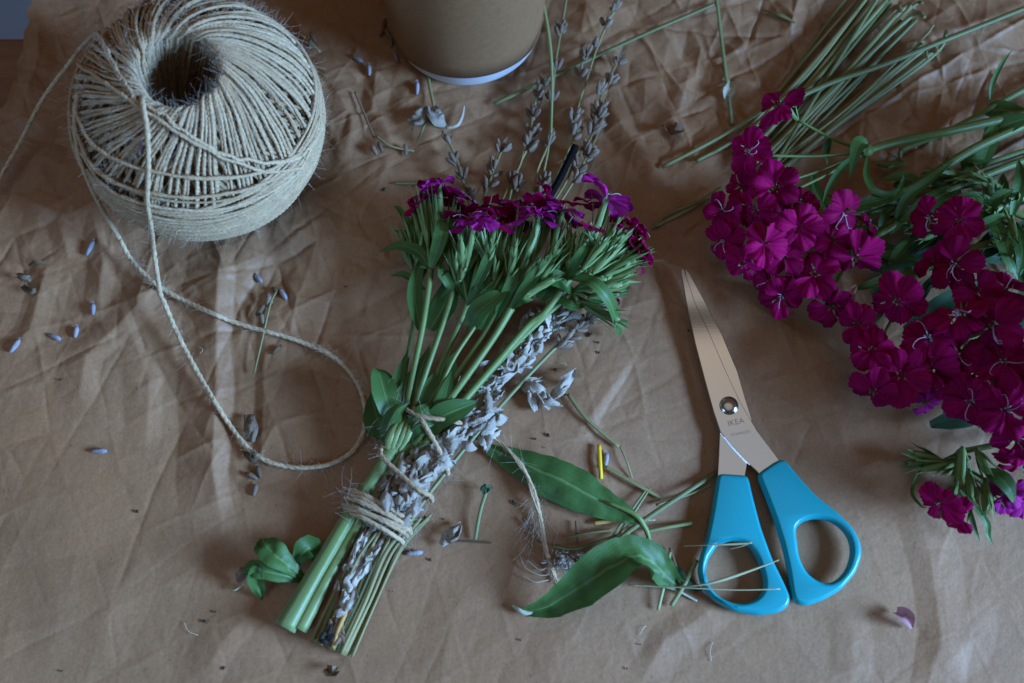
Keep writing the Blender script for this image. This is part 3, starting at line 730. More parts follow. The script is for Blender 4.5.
def blossom(c, face, R, openness=1.0, seed=0, name='blossom', parent=None, mt='petal', stam=True, np_=5, skip=()):
    """five fringed petals round a throat; c centre, face looking direction"""
    g = np.random.default_rng(seed)
    X, Y, Z = frame(face); rot = g.random()*2*PI
    b = MB(); n, m = 9, 21
    for k in range(np_):
        if k in skip: continue
        a0 = rot+k*2*PI/np_+g.normal()*0.13
        tilt = (0.10+0.34*g.normal()) if openness > 0.8 else (1.0-openness)*1.2+0.12*g.normal()
        t = np.linspace(0.0, 1, n)[:, None]; u = np.linspace(-1, 1, m)[None, :]
        half = (0.42+0.40*np.clip((t-0.05)/0.55, 0, 1)**0.9)*(1+0.08*g.normal())
        ed = np.cos(u*PI/2*0.84)**0.26
        edge = (1.0-0.075*np.abs(((u*5.5+g.random()*0.5) % 1)*2-1)-0.05*g.random((1, m)))
        rr = R*(0.02+t*(0.98*ed*edge*(1+0.05*g.normal())))
        ang = a0+half*u*np.sqrt(np.clip(1.1-0.35*t, 0, 1))
        wav = 0.085*R*np.sin(u*PI*1.6+g.random()*6)*t**1.5+0.10*R*g.normal()*u*t+0.028*R*np.sin(u*13+g.random()*6)*t*t
        z = R*(0.26*np.sin(t*PI*0.55)*tilt*2.4-0.16*t**3+0.05*t)+wav+0.030*R*(k % 2)+0.012*R*k
        x = rr*np.cos(ang); y = rr*np.sin(ang)
        v = c+x[..., None]*X+y[..., None]*Y+z[..., None]*Z
        uv = np.stack([np.broadcast_to(u*0.5+0.5, (n, m))+k, np.broadcast_to(t, (n, m))*0.6+k*3], -1)
        b.add(v, grid_faces(n, m), uv, g.random())
    o = obj(name, b, M[mt], parent)
    if stam and g.random() < 0.5:
        s = MB()
        for k in range(2):
            a = g.random()*2*PI; d = X*math.cos(a)+Y*math.sin(a)
            sd = X*math.cos(a+1.4)+Y*math.sin(a+1.4); l = R*(0.40+0.22*g.random())
            p = [c-Z*R*0.05, c+Z*R*0.22+d*l*0.25, c+Z*R*0.36+d*l*0.7+sd*l*0.12, c+Z*R*0.33+d*l+sd*l*0.4, c+Z*R*0.34+d*l*0.9+sd*l*0.62]
            tube(s, p, [0.00024, 0.00021, 0.00012], n=12, k=5)
        for k in range(4):
            a = g.random()*2*PI; d = X*math.cos(a)+Y*math.sin(a)
            tube(s, [c-Z*R*0.05, c+Z*R*0.12+d*R*0.06, c+Z*R*0.2+d*R*0.10], [0.0002, 0.00022, 0.00035], n=5, k=5)
        obj('stamen_cluster', s, M['stamen'], o if parent is None else o)
    return o

def calyx_tube(b, base, tip, r=0.0022, bracts=4, spread=0.5, blen=1.1, bw=0.0011):
    base = np.asarray(base); tip = np.asarray(tip); d = tip-base; L = np.linalg.norm(d); X, Y, Z = frame(d)
    tube(b, [base, base+d*0.25+X*0.0003, base+d*0.7, tip], [r*0.45, r*0.95, r*1.05, r*0.62], n=9, k=9, ribs=5)
    for k in range(5):                                    # pointed teeth at the mouth
        a = k*2*PI/5; q = X*math.cos(a)+Y*math.sin(a)
        leaf(b, [tip+q*r*0.45-d*0.06, tip+q*r*0.8+d*0.10, tip+q*r*1.0+d*0.24], [r*0.42, r*0.3, 0.00003], up=-q, n=5, m=3, fold=0.1)
    for k in range(bracts):                               # narrow awl-shaped bracts hugging the tube
        a = rng.random()*2*PI; q = X*math.cos(a)+Y*math.sin(a); l = blen*(0.75+0.5*rng.random())
        s2 = spread*(0.3+rng.random()*0.9)
        leaf(b, [base+q*r*0.3, base+d*0.35*l+q*(r*1.1+L*0.10*s2), base+d*0.75*l+q*(r*1.2+L*0.30*s2), base+d*1.05*l+q*(r+L*0.62*s2)],
             [bw*0.7, bw*1.25, bw*0.8, 0.00004], up=-q, n=8, m=3, fold=0.35)

def lanceolate(b, pts, wmax, up=(0, 0, 1), fold=0.3, roll=0.0, n=16, curl=0.0, crinkle=0.0):
    leaf(b, pts, [wmax*0.35, wmax*0.85, wmax, wmax*0.85, wmax*0.5, 0.00008], up=up, fold=fold, roll=roll, n=n, m=7, curl=curl, crinkle=crinkle)

# ------------------------------------------------------------------ loose sweet williams on the right
GR = 'cut sweet william stems heaped on the right'
CAMV = lambda p: unit(CAM-np.asarray(p))
def flower_stem(label, stem_pts, r, heads, nodes_=(), hub=None, extra=(), seed=0, mt='petal', bracts=4, smat='stem'):
    """heads: (px, py, z, radius px, tilt dx, tilt dy [, opts]); nodes_: leaves as (pts, half width)"""
    g = np.random.default_rng(seed)
    sp = np.array([P(*q) for q in stem_pts])
    root = empty('sweet_william', sp[-1], label, 'flower', GR)
    b = MB(); tube(b, sp, r, n=40, k=10)
    for nd in nodes_:
        q = P(*nd); tube(b, [q-unit(sp[-1]-sp[0])*0.003, q, q+unit(sp[-1]-sp[0])*0.003], [np.max(r)*0.9, np.max(r)*1.35, np.max(r)*0.9], n=8, k=10)
    hb = sp[0] if hub is None else P(*hub)
    cal = []
    heads_w = []
    for hd in heads:
        px, py, z, R, tx, ty = hd[:6]; op = hd[6] if len(hd) > 6 else {}
        c = P(px, py, z)
        f = unit(CAMV(c)*op.get('cam', 1.0)+np.array([tx, ty, 0])+g.normal(size=3)*0.27)
        Rw = (0.9+0.2*g.random())*R*0.00056*(1-z/0.62)
        base = c-f*(0.0155 if not op.get('side') else 0.0145)
        mid = base*0.45+hb*0.55-np.array([0, 0, 0.003])
        if not op.get('nostalk'):
            tube(b, [hb, mid, base], [0.0010, 0.0008, 0.0008], n=12, k=7)
        heads_w.append((c, f, Rw, base, op))
    obj('stem', b, M[smat], root)
    for k, (c, f, Rw, base, op) in enumerate(heads_w):
        if not op.get('bare'):
            o = blossom(c, f, Rw, op.get('open', 1.0), seed*50+k, parent=root, mt=op.get('mt', mt), skip=op.get('skip', ()))
        cb_ = MB(); calyx_tube(cb_, base, c-f*0.001, 0.0020, bracts, 0.55)
        obj('calyx', cb_, M['calyx'], root if op.get('bare') else o)
    for pts, w, kw in extra:
        lb = MB(); lanceolate(lb, np.array([P(*q) for q in pts]), w, **kw); obj('leaf', lb, M['leaf'], root)
    return root

NARROW = dict(fold=0.35)
flower_stem('sweet william with two side-facing magenta blooms on a thick pale stem, topmost of the heap',
    [(866, 151, 0.022), (900, 141, 0.022), (950, 131, 0.020), (1008, 118, 0.018), (1075, 104, 0.014)], [0.0020, 0.0023, 0.0025, 0.0028],
    [(782, 104, 0.036, 27, -0.75, 0.55, dict(side=1, cam=1.0, skip=(2,))), (750, 152, 0.036, 27, -0.8, 0.1, dict(side=1, cam=0.9)), (776, 188, 0.040, 26, -0.25, 0.2), (742, 186, 0.030, 22, -0.8, 0.2, dict(cam=0.8))],
    nodes_=[(866, 151, 0.022), (1008, 118, 0.018)], hub=(868, 151, 0.022), seed=1,
    extra=[([(866, 151, 0.024), (862, 142, 0.030), (856, 152, 0.034), (850, 180, 0.026)], 0.0042, dict(fold=0.15, roll=0.5)),
           ([(868, 156, 0.022), (866, 175, 0.026), (875, 192, 0.026), (895, 194, 0.022), (903, 180, 0.020), (901, 174, 0.024)], 0.0020, dict(fold=0.3)),
           ([(866, 150, 0.022), (845, 165, 0.026), (830, 185, 0.024), (822, 205, 0.020)], 0.0020, NARROW),
           ([(830, 138, 0.022), (826, 150, 0.018), (828, 165, 0.012)], 0.0022, NARROW)])
flower_stem('sweet william with dense magenta bloom cluster nearest the dry stalks, behind the scissor tip',
    [(800, 232, 0.018), (850, 216, 0.018), (915, 186, 0.018), (975, 148, 0.018), (1060, 110, 0.014)], [0.0016, 0.0019, 0.0022, 0.0023],
    [(798, 227, 0.040, 26, 0.0, 0.0), (764, 244, 0.037, 26, -0.2, -0.3), (724, 211, 0.030, 22, -0.6, 0.1), (725, 240, 0.024, 20, -0.7, -0.3), (743, 263, 0.026, 22, -0.5, -0.5),
     (783, 256, 0.030, 20, 0.1, -0.5), (782, 295, 0.016, 21, 0.0, -0.9, dict(cam=0.6)), (757, 212, 0.034, 22, -0.5, 0.1), (768, 280, 0.018, 18, -0.3, -0.9, dict(cam=0.6)), (800, 203, 0.032, 20, 0.1, 0.3)],
    hub=(806, 226, 0.016), seed=2,
    extra=[([(915, 188, 0.018), (880, 200, 0.024), (850, 205, 0.022), (820, 192, 0.016)], 0.0034, NARROW), ([(830, 215, 0.016), (815, 190, 0.018), (812, 170, 0.018)], 0.0030, NARROW)])
flower_stem('sweet william with three magenta blooms facing up between the two larger clusters',
    [(850, 250, 0.016), (895, 225, 0.018), (950, 190, 0.016), (1050, 150, 0.012)], [0.0015, 0.0018, 0.0020],
    [(843, 212, 0.038, 25, 0.1, 0.25), (856, 256, 0.040, 28, 0.2, -0.2), (815, 275, 0.032, 25, -0.1, -0.5), (832, 306, 0.024, 22, 0.0, -0.6), (832, 240, 0.034, 21, 0.0, 0.0), (868, 226, 0.024, 17, 0.9, 0.2, dict(cam=0.5))],
    hub=(858, 244, 0.014), seed=3,
    extra=[([(895, 226, 0.018), (905, 200, 0.026), (930, 180, 0.028), (955, 160, 0.022)], 0.0026, NARROW), ([(880, 235, 0.016), (885, 215, 0.024), (895, 205, 0.03)], 0.0024, NARROW),
           ([(960, 186, 0.016), (925, 205, 0.022), (890, 235, 0.020)], 0.0045, dict(fold=0.2))])
flower_stem('sweet william with dark magenta blooms in the upper right heap, pale stamens curling out',
    [(945, 245, 0.020), (985, 215, 0.020), (1040, 190, 0.016), (1090, 170, 0.012)], [0.0016, 0.0020, 0.0022],
    [(960, 220, 0.044, 27, 0.1, 0.2), (931, 218, 0.038, 23, -0.3, 0.2), (955, 264, 0.042, 27, 0.0, 0.0), (976, 290, 0.036, 25, 0.2, -0.1), (937, 262, 0.030, 20, -0.3, 0)],
    hub=(970, 250, 0.018), seed=4,
    extra=[([(990, 213, 0.02), (1000, 235, 0.028), (1010, 262, 0.028), (1018, 280, 0.022)], 0.0042, dict(fold=0.2)), ([(985, 215, 0.022), (1000, 196, 0.030), (1014, 190, 0.028)], 0.0030, NARROW),
           ([(1000, 205, 0.02), (975, 195, 0.030), (945, 200, 0.030)], 0.0018, NARROW)])
flower_stem('overlapping magenta sweet william blooms at the lower left of the right heap',
    [(862, 342, 0.016), (880, 315, 0.018), (925, 268, 0.020), (985, 245, 0.018), (1070, 230, 0.012)], [0.0016, 0.0020, 0.0022],
    [(898, 301, 0.042, 28, -0.1, 0.1), (858, 322, 0.026, 24, -0.5, -0.2), (873, 351, 0.032, 25, -0.3, -0.2), (902, 375, 0.036, 28, 0.1, -0.3), (874, 390, 0.030, 27, -0.3, -0.45), (925, 402, 0.016, 15, 0.4, -0.9, dict(cam=0.5, mt='petal_violet'))],
    hub=(880, 342, 0.014), seed=5,
    extra=[([(925, 268, 0.02), (900, 275, 0.026), (870, 285, 0.026), (852, 290, 0.022)], 0.0030, NARROW)])
wb = MB(); leaf(wb, PL([(856, 286, 0.03), (850, 293, 0.03), (851, 301, 0.028)]), [0.001, 0.003, 0.0022], crinkle=0.002, n=8, m=7)
flower_stem('sweet william with the largest bright magenta blooms in the middle of the right heap',
    [(960, 345, 0.016), (1000, 320, 0.018), (1060, 300, 0.014)], [0.0018, 0.0020],
    [(958, 316, 0.050, 31, -0.05, 0.05), (994, 325, 0.052, 30, 0.15, 0.0), (928, 338, 0.042, 26, -0.3, -0.1), (930, 365, 0.036, 26, -0.2, -0.3), (958, 352, 0.038, 26, 0.0, -0.3), (1005, 290, 0.036, 24, 0.2, 0.3)],
    hub=(965, 338, 0.016), seed=6)
flower_stem('sweet william with deep purple blooms at the right edge, lowest dense cluster of the heap',
    [(990, 410, 0.014), (1030, 395, 0.014), (1080, 380, 0.010)], [0.0018, 0.0020],
    [(1003, 361, 0.044, 28, 0.1, 0.1), (972, 401, 0.034, 27, -0.2, -0.2), (1006, 409, 0.038, 28, 0.1, -0.2), (1016, 438, 0.030, 26, 0.2, -0.4), (975, 372, 0.034, 25, -0.2, 0), (1024, 385, 0.040, 28, 0.3, 0.0), (1020, 460, 0.022, 22, 0.1, -0.6), (950, 385, 0.026, 20, -0.4, -0.4)],
    hub=(990, 402, 0.014), seed=7)
o8 = flower_stem('lone magenta sweet william with spiky green buds, lowest at the right edge',
    [(958, 452, 0.012), (990, 446, 0.012), (1030, 436, 0.010), (1075, 425, 0.008)], [0.0014, 0.0018],
    [(941, 502, 0.022, 23, -0.1, -0.2), (960, 516, 0.018, 18, 0.2, -0.5, dict(skip=(1,))), (1006, 492, 0.018, 20, 0.1, -0.5, dict(mt='petal_violet', cam=0.7)), (1023, 500, 0.014, 18, 0.3, -0.6, dict(mt='petal_violet')),
     (910, 452, 0.012, 10, -2.0, 0.3, dict(bare=1, cam=0.2)), (920, 470, 0.014, 10, -2.0, -0.4, dict(bare=1, cam=0.2)), (905, 463, 0.010, 10, -2.2, 0.0, dict(bare=1, cam=0.2)), (985, 512, 0.016, 10, 0.4, -1.6, dict(bare=1, cam=0.3)),
     (945, 470, 0.020, 10, -1.2, -1.0, dict(bare=1, cam=0.5)), (962, 480, 0.022, 10, -0.4, -1.2, dict(bare=1, cam=0.6)), (990, 478, 0.020, 10, 0.3, -1.0, dict(bare=1, cam=0.7)), (972, 500, 0.016, 10, 0.0, -1.8, dict(bare=1, cam=0.3))],
    hub=(955, 455, 0.012), seed=8, bracts=7,
    extra=[([(985, 470, 0.018), (1000, 478, 0.024), (1010, 490, 0.024), (1014, 505, 0.016)], 0.0044, dict(fold=0.2)), ([(960, 490, 0.02), (985, 520, 0.016), (988, 535, 0.012), (993, 545, 0.010)], 0.0016, NARROW),
           ([(968, 505, 0.016), (973, 525, 0.012), (980, 542, 0.010)], 0.0015, NARROW), ([(925, 460, 0.012), (912, 490, 0.014), (920, 505, 0.012), (927, 508, 0.010)], 0.0009, NARROW)])
obj('withered_bud', wb, M['rust'], o8) if False else tag(obj('withered_petal', wb, M['rust']), 'small withered orange petal caught among the magenta blooms', 'petal')
# unseen blooms added past the right edge to block the low window light
for k, (x, y) in enumerate([(1062, 330), (1085, 410), (1075, 250), (1120, 340), (1090, 170), (1110, 110), (1085, 490)]):
    gg = np.random.default_rng(300+k)
    flower_stem('unseen magenta sweet william added past the right edge to shade the paper', [(x+10, y+5, 0.03), (x+60, y-15, 0.024), (x+110, y-30, 0.02)], [0.0016, 0.002],
        [(x+gg.normal()*22+10, y+gg.normal()*22, 0.060+0.012*gg.random(), 28, gg.normal()*0.4, gg.normal()*0.4) for _ in range(8)], hub=(x+10, y+5, 0.035), seed=60+k)
# leafy stems without open blooms filling the heap behind
flower_stem('bare leafy sweet william stem with spiky buds in the dark right corner of the heap',
    [(985, 196, 0.016), (1010, 210, 0.018), (1060, 235, 0.014)], [0.0014, 0.0018],
    [(972, 178, 0.022, 10, -1.2, 0.8, dict(bare=1, cam=0.4)), (990, 182, 0.024, 10, -0.3, 1.0, dict(bare=1, cam=0.5)), (1008, 200, 0.028, 10, 0.2, 0.4, dict(bare=1, cam=0.9)), (998, 240, 0.028, 10, -0.6, 0.2, dict(bare=1, cam=0.9)),
     (1003, 255, 0.028, 10, -0.2, -0.4, dict(bare=1, cam=0.8)), (1015, 240, 0.028, 10, 0.3, -0.4, dict(bare=1, cam=0.8)), (985, 208, 0.028, 10, -0.5, 0.2, dict(bare=1, cam=0.8)), (1018, 262, 0.024, 10, 0.5, -0.6, dict(bare=1, cam=0.8))],
    hub=(1012, 225, 0.018), seed=9, bracts=7,
    extra=[([(1005, 215, 0.02), (985, 225, 0.026), (968, 240, 0.02)], 0.0030, NARROW), ([(1015, 222, 0.02), (1022, 250, 0.03), (1018, 275, 0.024)], 0.0040, dict(fold=0.2)), ([(1012, 215, 0.02), (1020, 180, 0.028), (1018, 158, 0.02)], 0.0035, NARROW)])
flower_stem('bare leafy sweet william stem lying under the blooms, upper side of the heap',
    [(880, 205, 0.010), (930, 190, 0.012), (985, 165, 0.012), (1060, 140, 0.010)], [0.0014, 0.0018],
    [(868, 212, 0.012, 10, -2, 0.0, dict(bare=1, cam=0.3)), (878, 196, 0.014, 10, -2, 0.8, dict(bare=1, cam=0.3)), (905, 228, 0.016, 10, -1.8, -0.6, dict(bare=1, cam=0.4)), (920, 240, 0.018, 10, -1.8, -0.8, dict(bare=1, cam=0.4)), (880, 228, 0.016, 10, -2, -0.5, dict(bare=1, cam=0.4)), (930, 172, 0.018, 10, -1.4, 0.6, dict(bare=1, cam=0.4)), (955, 180, 0.02, 10, -1.4, 0.2, dict(bare=1, cam=0.6))],
    hub=(935, 195, 0.012), seed=10, bracts=7,
    extra=[([(980, 168, 0.012), (990, 140, 0.020), (996, 118, 0.018)], 0.0045, dict(fold=0.2)), ([(985, 140, 0.012), (1005, 125, 0.02), (1040, 115, 0.02)], 0.006, dict(fold=0.15)),
           ([(990, 100, 0.006), (993, 82, 0.010), (1003, 62, 0.012), (1012, 50, 0.012)], 0.0014, NARROW), ([(930, 192, 0.012), (905, 178, 0.016), (880, 180, 0.012)], 0.0034, NARROW), ([(960, 180, 0.012), (930, 215, 0.018), (905, 225, 0.014)], 0.0040, NARROW)])
flower_stem('bare dark green stem running along the top of the heap to the right edge',
    [(900, 150, 0.004), (950, 130, 0.005), (1000, 103, 0.006), (1060, 70, 0.006)], [0.0014, 0.0019],
    [(880, 165, 0.008, 10, -2, -0.6, dict(bare=1, cam=0.3))], hub=(900, 150, 0.005), seed=11, bracts=3, smat='stem',
    extra=[([(985, 112, 0.006), (1005, 110, 0.010), (1040, 118, 0.010)], 0.006, dict(fold=0.1))])
gg = np.random.default_rng(404); fill_root = [o for o in bpy.data.objects if o.get('label', '').startswith('bare leafy sweet william stem lying')][0]
for k in range(46):
    x, y = gg.uniform(872, 1035), gg.uniform(158, 300)
    if y < 150+(1024-x)*0.18: y += 25
    a = gg.normal()*0.5+(0 if gg.random() < 0.6 else 1.2); l = gg.uniform(14, 30); z = gg.uniform(0.003, 0.016)
    dx, dy = math.cos(a)*l, -math.sin(a)*l
    lb = MB(); lanceolate(lb, PL([(x-dx, y-dy, z), (x, y, z+0.004*gg.random()), (x+dx, y+dy, z-0.002)]), gg.uniform(0.0014, 0.0042), fold=0.3, roll=gg.normal()*0.5)
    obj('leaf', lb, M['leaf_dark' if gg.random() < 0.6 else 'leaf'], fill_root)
for k, (pts, lab) in enumerate([([(890, 255, 0.012), (930, 238, 0.014), (985, 228, 0.012)], 'a'), ([(870, 268, 0.010), (905, 262, 0.012), (950, 240, 0.010)], 'b'), ([(905, 330, 0.008), (950, 300, 0.010), (1010, 270, 0.010)], 'c'), ([(930, 425, 0.010), (975, 415, 0.012), (1040, 400, 0.010)], 'd'), ([(1000, 290, 0.010), (1030, 330, 0.010), (1060, 400, 0.010)], 'e')]):
    b = MB(); lanceolate(b, PL(pts), 0.0050, fold=0.2, roll=0.6*(k % 2)); 
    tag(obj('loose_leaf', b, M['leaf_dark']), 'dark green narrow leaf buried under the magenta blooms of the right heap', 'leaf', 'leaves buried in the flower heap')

# ------------------------------------------------------------------ the tied bouquet
bq = empty('bouquet', P(345, 580, 0.0), 'twine-tied bouquet of sweet williams, silver sage and lavender lying on the paper', 'bouquet')
def bstem(pts, r, heads, leaves=(), seed=0, smat='stem', spiky=3, cw=0.0021):
    sp = PL(pts); b = MB(); tube(b, sp, np.asarray(r)*(1.0 if smat == 'stem_thick' else 0.70), n=44, k=10); st_ = obj('flower_stem', b, M[smat], bq)
    g = np.random.default_rng(seed)
    extra_h = [(h_[0]+g.normal()*8, h_[1]+abs(g.normal())*7+9, h_[2]-0.003+0.004*g.normal(), h_[3]+g.normal()*7, h_[4]+g.normal()*5+6, h_[5]-0.004) for h_ in heads] if heads else []
    for k, hd in enumerate(list(heads)+extra_h):
        px, py, z, bx, by, bz = hd[:6]; op = hd[6] if len(hd) > 6 else {}
        tip = P(px, py, z); base = P(bx, by, bz); d = unit(tip-base)
        cb_ = MB(); tube(cb_, [sp[-1], (sp[-1]+base)/2+[0, 0, 0.001], base], 0.0009, n=8, k=7)
        calyx_tube(cb_, base, tip, cw*(0.62+0.3*g.random()), spiky+3, 0.46, 1.06, 0.00085)
        obj('calyx', cb_, M['calyx'], st_)
        if op.get('R'):
            f = unit(d+np.array([op.get('tx', 0), op.get('ty', 0), op.get('tz', 0)]))
            blossom(tip+d*0.002, f, op['R']*0.00060, op.get('open', 0.9), seed*31+k+500, parent=st_, mt=op.get('mt', 'petal_violet'), stam=op.get('st', True), skip=op.get('skip', ()))
    for pts2, w, kw in leaves:
        lb = MB(); lanceolate(lb, PL(pts2), w*0.80, **kw); obj('leaf', lb, M['leaf'], st_)
    return st_
V = dict
# thick cut stems at the tied end
bstem([(285, 628, 0.006), (318, 570, 0.007), (352, 512, 0.010), (382, 466, 0.012), (400, 436, 0.013)], [0.0053, 0.0040, 0.0034, 0.0034, 0.0044], [], smat='stem_thick')
bstem([(300, 630, 0.005), (329, 575, 0.006), (361, 520, 0.008), (391, 468, 0.010), (412, 440, 0.011)], [0.0036, 0.0029, 0.0027, 0.0028, 0.0034], [], smat='stem_thick')
bstem([(400, 440, 0.012), (412, 380, 0.018), (424, 318, 0.022), (431, 268, 0.026)], [0.0026, 0.0022, 0.0022, 0.0024],
   [(424, 196, 0.032, 428, 248, 0.028, V(R=19, tx=-0.6, ty=0.4, mt='petal')), (440, 190, 0.036, 437, 240, 0.032, V(R=21, tx=-0.1, ty=0.3)), (456, 202, 0.030, 446, 244, 0.026, V(R=18, tx=0.5, mt='petal')), (415, 212, 0.024, 424, 255, 0.024), (448, 222, 0.034, 440, 258, 0.03)],
   [([(431, 270, 0.026), (418, 252, 0.028), (398, 246, 0.022), (378, 252, 0.010)], 0.0040, V(fold=0.2)), ([(431, 268, 0.028), (440, 240, 0.038), (443, 225, 0.038), (446, 222, 0.036)], 0.0046, V(fold=0.3)),
    ([(428, 265, 0.024), (412, 230, 0.022), (400, 210, 0.016), (394, 206, 0.012)], 0.0022, V(fold=0.3)), ([(425, 290, 0.02), (405, 275, 0.014), (390, 276, 0.008)], 0.0024, V(fold=0.3)), ([(428, 255, 0.02), (408, 235, 0.014), (394, 230, 0.008)], 0.0025, V(fold=0.3)),
    ([(420, 330, 0.020), (415, 290, 0.022), (424, 250, 0.024)], 0.0050, V(fold=0.3))], seed=21)
bstem([(404, 440, 0.013), (425, 375, 0.020), (444, 320, 0.022), (454, 285, 0.024)], [0.0024, 0.0020, 0.0020, 0.0022],
   [(463, 222, 0.034, 459, 262, 0.028, V(R=17, mt='petal', ty=0.4)), (474, 226, 0.040, 466, 268, 0.034, V(R=17, ty=0.2, tz=0.2)), (452, 240, 0.030, 453, 276, 0.026), (467, 250, 0.036, 461, 280, 0.030)],
   [([(455, 285, 0.024), (442, 272, 0.030), (450, 288, 0.026), (438, 300, 0.020)], 0.0035, V(fold=0.2)), ([(456, 282, 0.026), (470, 262, 0.034), (482, 244, 0.034)], 0.0030, V(fold=0.3)), ([(452, 290, 0.024), (440, 262, 0.026), (430, 252, 0.02)], 0.0018, V(fold=0.3))], seed=22)
bstem([(408, 440, 0.013), (438, 372, 0.018), (462, 318, 0.022), (468, 303, 0.023)], [0.0024, 0.0020, 0.0022, 0.0026],
   [(480, 214, 0.034, 478, 262, 0.030, V(R=15, mt='petal')), (496, 222, 0.036, 488, 266, 0.032, V(R=19, mt='petal', ty=0.3)), (492, 246, 0.038, 484, 278, 0.032), (506, 236, 0.032, 495, 272, 0.028)],
   [([(468, 303, 0.024), (484, 270, 0.036), (492, 250, 0.038), (496, 238, 0.034)], 0.0036, V(fold=0.3)), ([(468, 303, 0.022), (456, 280, 0.026), (452, 262, 0.026), (450, 248, 0.022)], 0.0030, V(fold=0.3)), ([(466, 306, 0.024), (478, 290, 0.030), (486, 278, 0.03)], 0.0025, V(fold=0.25))], seed=23)
bstem([(412, 442, 0.014), (450, 385, 0.020), (482, 338, 0.024), (497, 312, 0.026)], [0.0022, 0.0018, 0.0018],
   [(524, 214, 0.036, 512, 256, 0.032, V(R=18, mt='petal')), (538, 222, 0.042, 525, 262, 0.036, V(R=21, tx=-0.1, tz=0.35, ty=0.1)), (516, 246, 0.038, 508, 280, 0.032), (530, 250, 0.036, 516, 284, 0.03)],
   [([(470, 330, 0.022), (478, 312, 0.030), (498, 296, 0.034), (508, 286, 0.030)], 0.0068, V(fold=0.22, roll=-0.5)), ([(497, 312, 0.028), (512, 282, 0.036), (520, 262, 0.034)], 0.0034, V(fold=0.3))], seed=24)
bstem([(414, 445, 0.014), (455, 392, 0.022), (492, 340, 0.026), (511, 308, 0.028)], [0.0026, 0.0025, 0.0024, 0.0030],
   [(548, 208, 0.036, 540, 250, 0.032, V(R=18, mt='petal', ty=0.3)), (562, 214, 0.042, 552, 256, 0.036, V(R=20, ty=0.2, tx=0.2)), (556, 246, 0.040, 538, 280, 0.034), (545, 262, 0.042, 526, 292, 0.036), (572, 240, 0.038, 556, 270, 0.032)],
   [([(511, 308, 0.030), (530, 282, 0.040), (552, 258, 0.042), (568, 246, 0.038)], 0.0036, V(fold=0.35)), ([(511, 308, 0.028), (524, 300, 0.034), (533, 300, 0.030)], 0.0026, V(fold=0.3)), ([(512, 305, 0.030), (520, 280, 0.036), (523, 262, 0.034)], 0.0020, V(fold=0.3))], seed=25)
bstem([(408, 462, 0.012), (445, 422, 0.018), (492, 368, 0.020), (528, 326, 0.022), (545, 312, 0.024), (570, 278, 0.028)], [0.0028, 0.0026, 0.0025, 0.0024],
   [(604, 204, 0.044, 592, 244, 0.038, V(R=27, tx=0.1, ty=0.5)), (590, 230, 0.044, 574, 262, 0.038, V(R=14, mt='petal')), (618, 222, 0.038, 600, 254, 0.034), (624, 234, 0.036, 602, 262, 0.032, V(R=14, mt='petal')), (604, 244, 0.044, 582, 270, 0.038), (614, 250, 0.040, 592, 274, 0.036)],
   [([(570, 278, 0.030), (592, 282, 0.042), (610, 302, 0.036), (618, 330, 0.010), (620, 337, 0.004)], 0.0042, V(fold=0.25)), ([(566, 280, 0.030), (580, 256, 0.042), (590, 240, 0.042)], 0.0034, V(fold=0.3)), ([(556, 296, 0.024), (572, 306, 0.026), (586, 306, 0.016)], 0.0032, V(fold=0.2))], seed=26, spiky=5)
bstem([(414, 458, 0.010), (470, 395, 0.012), (520, 340, 0.016), (572, 292, 0.020)], [0.0020, 0.0018],
   [(632, 238, 0.030, 606, 264, 0.030, V(R=19, tx=0.5, mt='petal')), (638, 250, 0.028, 610, 272, 0.028, V(R=20, tx=0.8, mt='petal')), (630, 262, 0.034, 604, 276, 0.032), (630, 274, 0.030, 602, 284, 0.030), (622, 284, 0.030, 596, 290, 0.030), (612, 296, 0.024, 588, 296, 0.024, V(R=9, mt='petal'))],
   [([(572, 292, 0.022), (560, 280, 0.034), (548, 280, 0.036), (540, 290, 0.034)], 0.006, V(fold=0.15)), ([(572, 290, 0.022), (600, 300, 0.022), (622, 292, 0.020), (632, 280, 0.018)], 0.0028, V(fold=0.3))], seed=27, spiky=6)
bstem([(398, 445, 0.010), (404, 380, 0.012), (414, 320, 0.014), (420, 282, 0.016)], [0.0018, 0.0015], [(412, 224, 0.018, 416, 262, 0.018), (432, 216, 0.022, 428, 258, 0.020)],
   [([(398, 440, 0.010), (392, 410, 0.012), (386, 388, 0.010), (372, 374, 0.004)], 0.0016, V(fold=0.3)), ([(400, 430, 0.012), (396, 392, 0.016), (408, 350, 0.018)], 0.0052, V(fold=0.25)), ([(412, 420, 0.014), (418, 380, 0.018), (430, 345, 0.020)], 0.0050, V(fold=0.25))], seed=28)
bstem([(418, 450, 0.013), (432, 410, 0.019), (452, 362, 0.022), (478, 322, 0.024)], [0.0016, 0.0014], [(516, 228, 0.030, 505, 268, 0.028, V(R=13, mt='petal')), (530, 238, 0.032, 515, 272, 0.03)],
   [([(430, 440, 0.014), (444, 400, 0.022), (452, 370, 0.022)], 0.0050, V(fold=0.2))], seed=29)
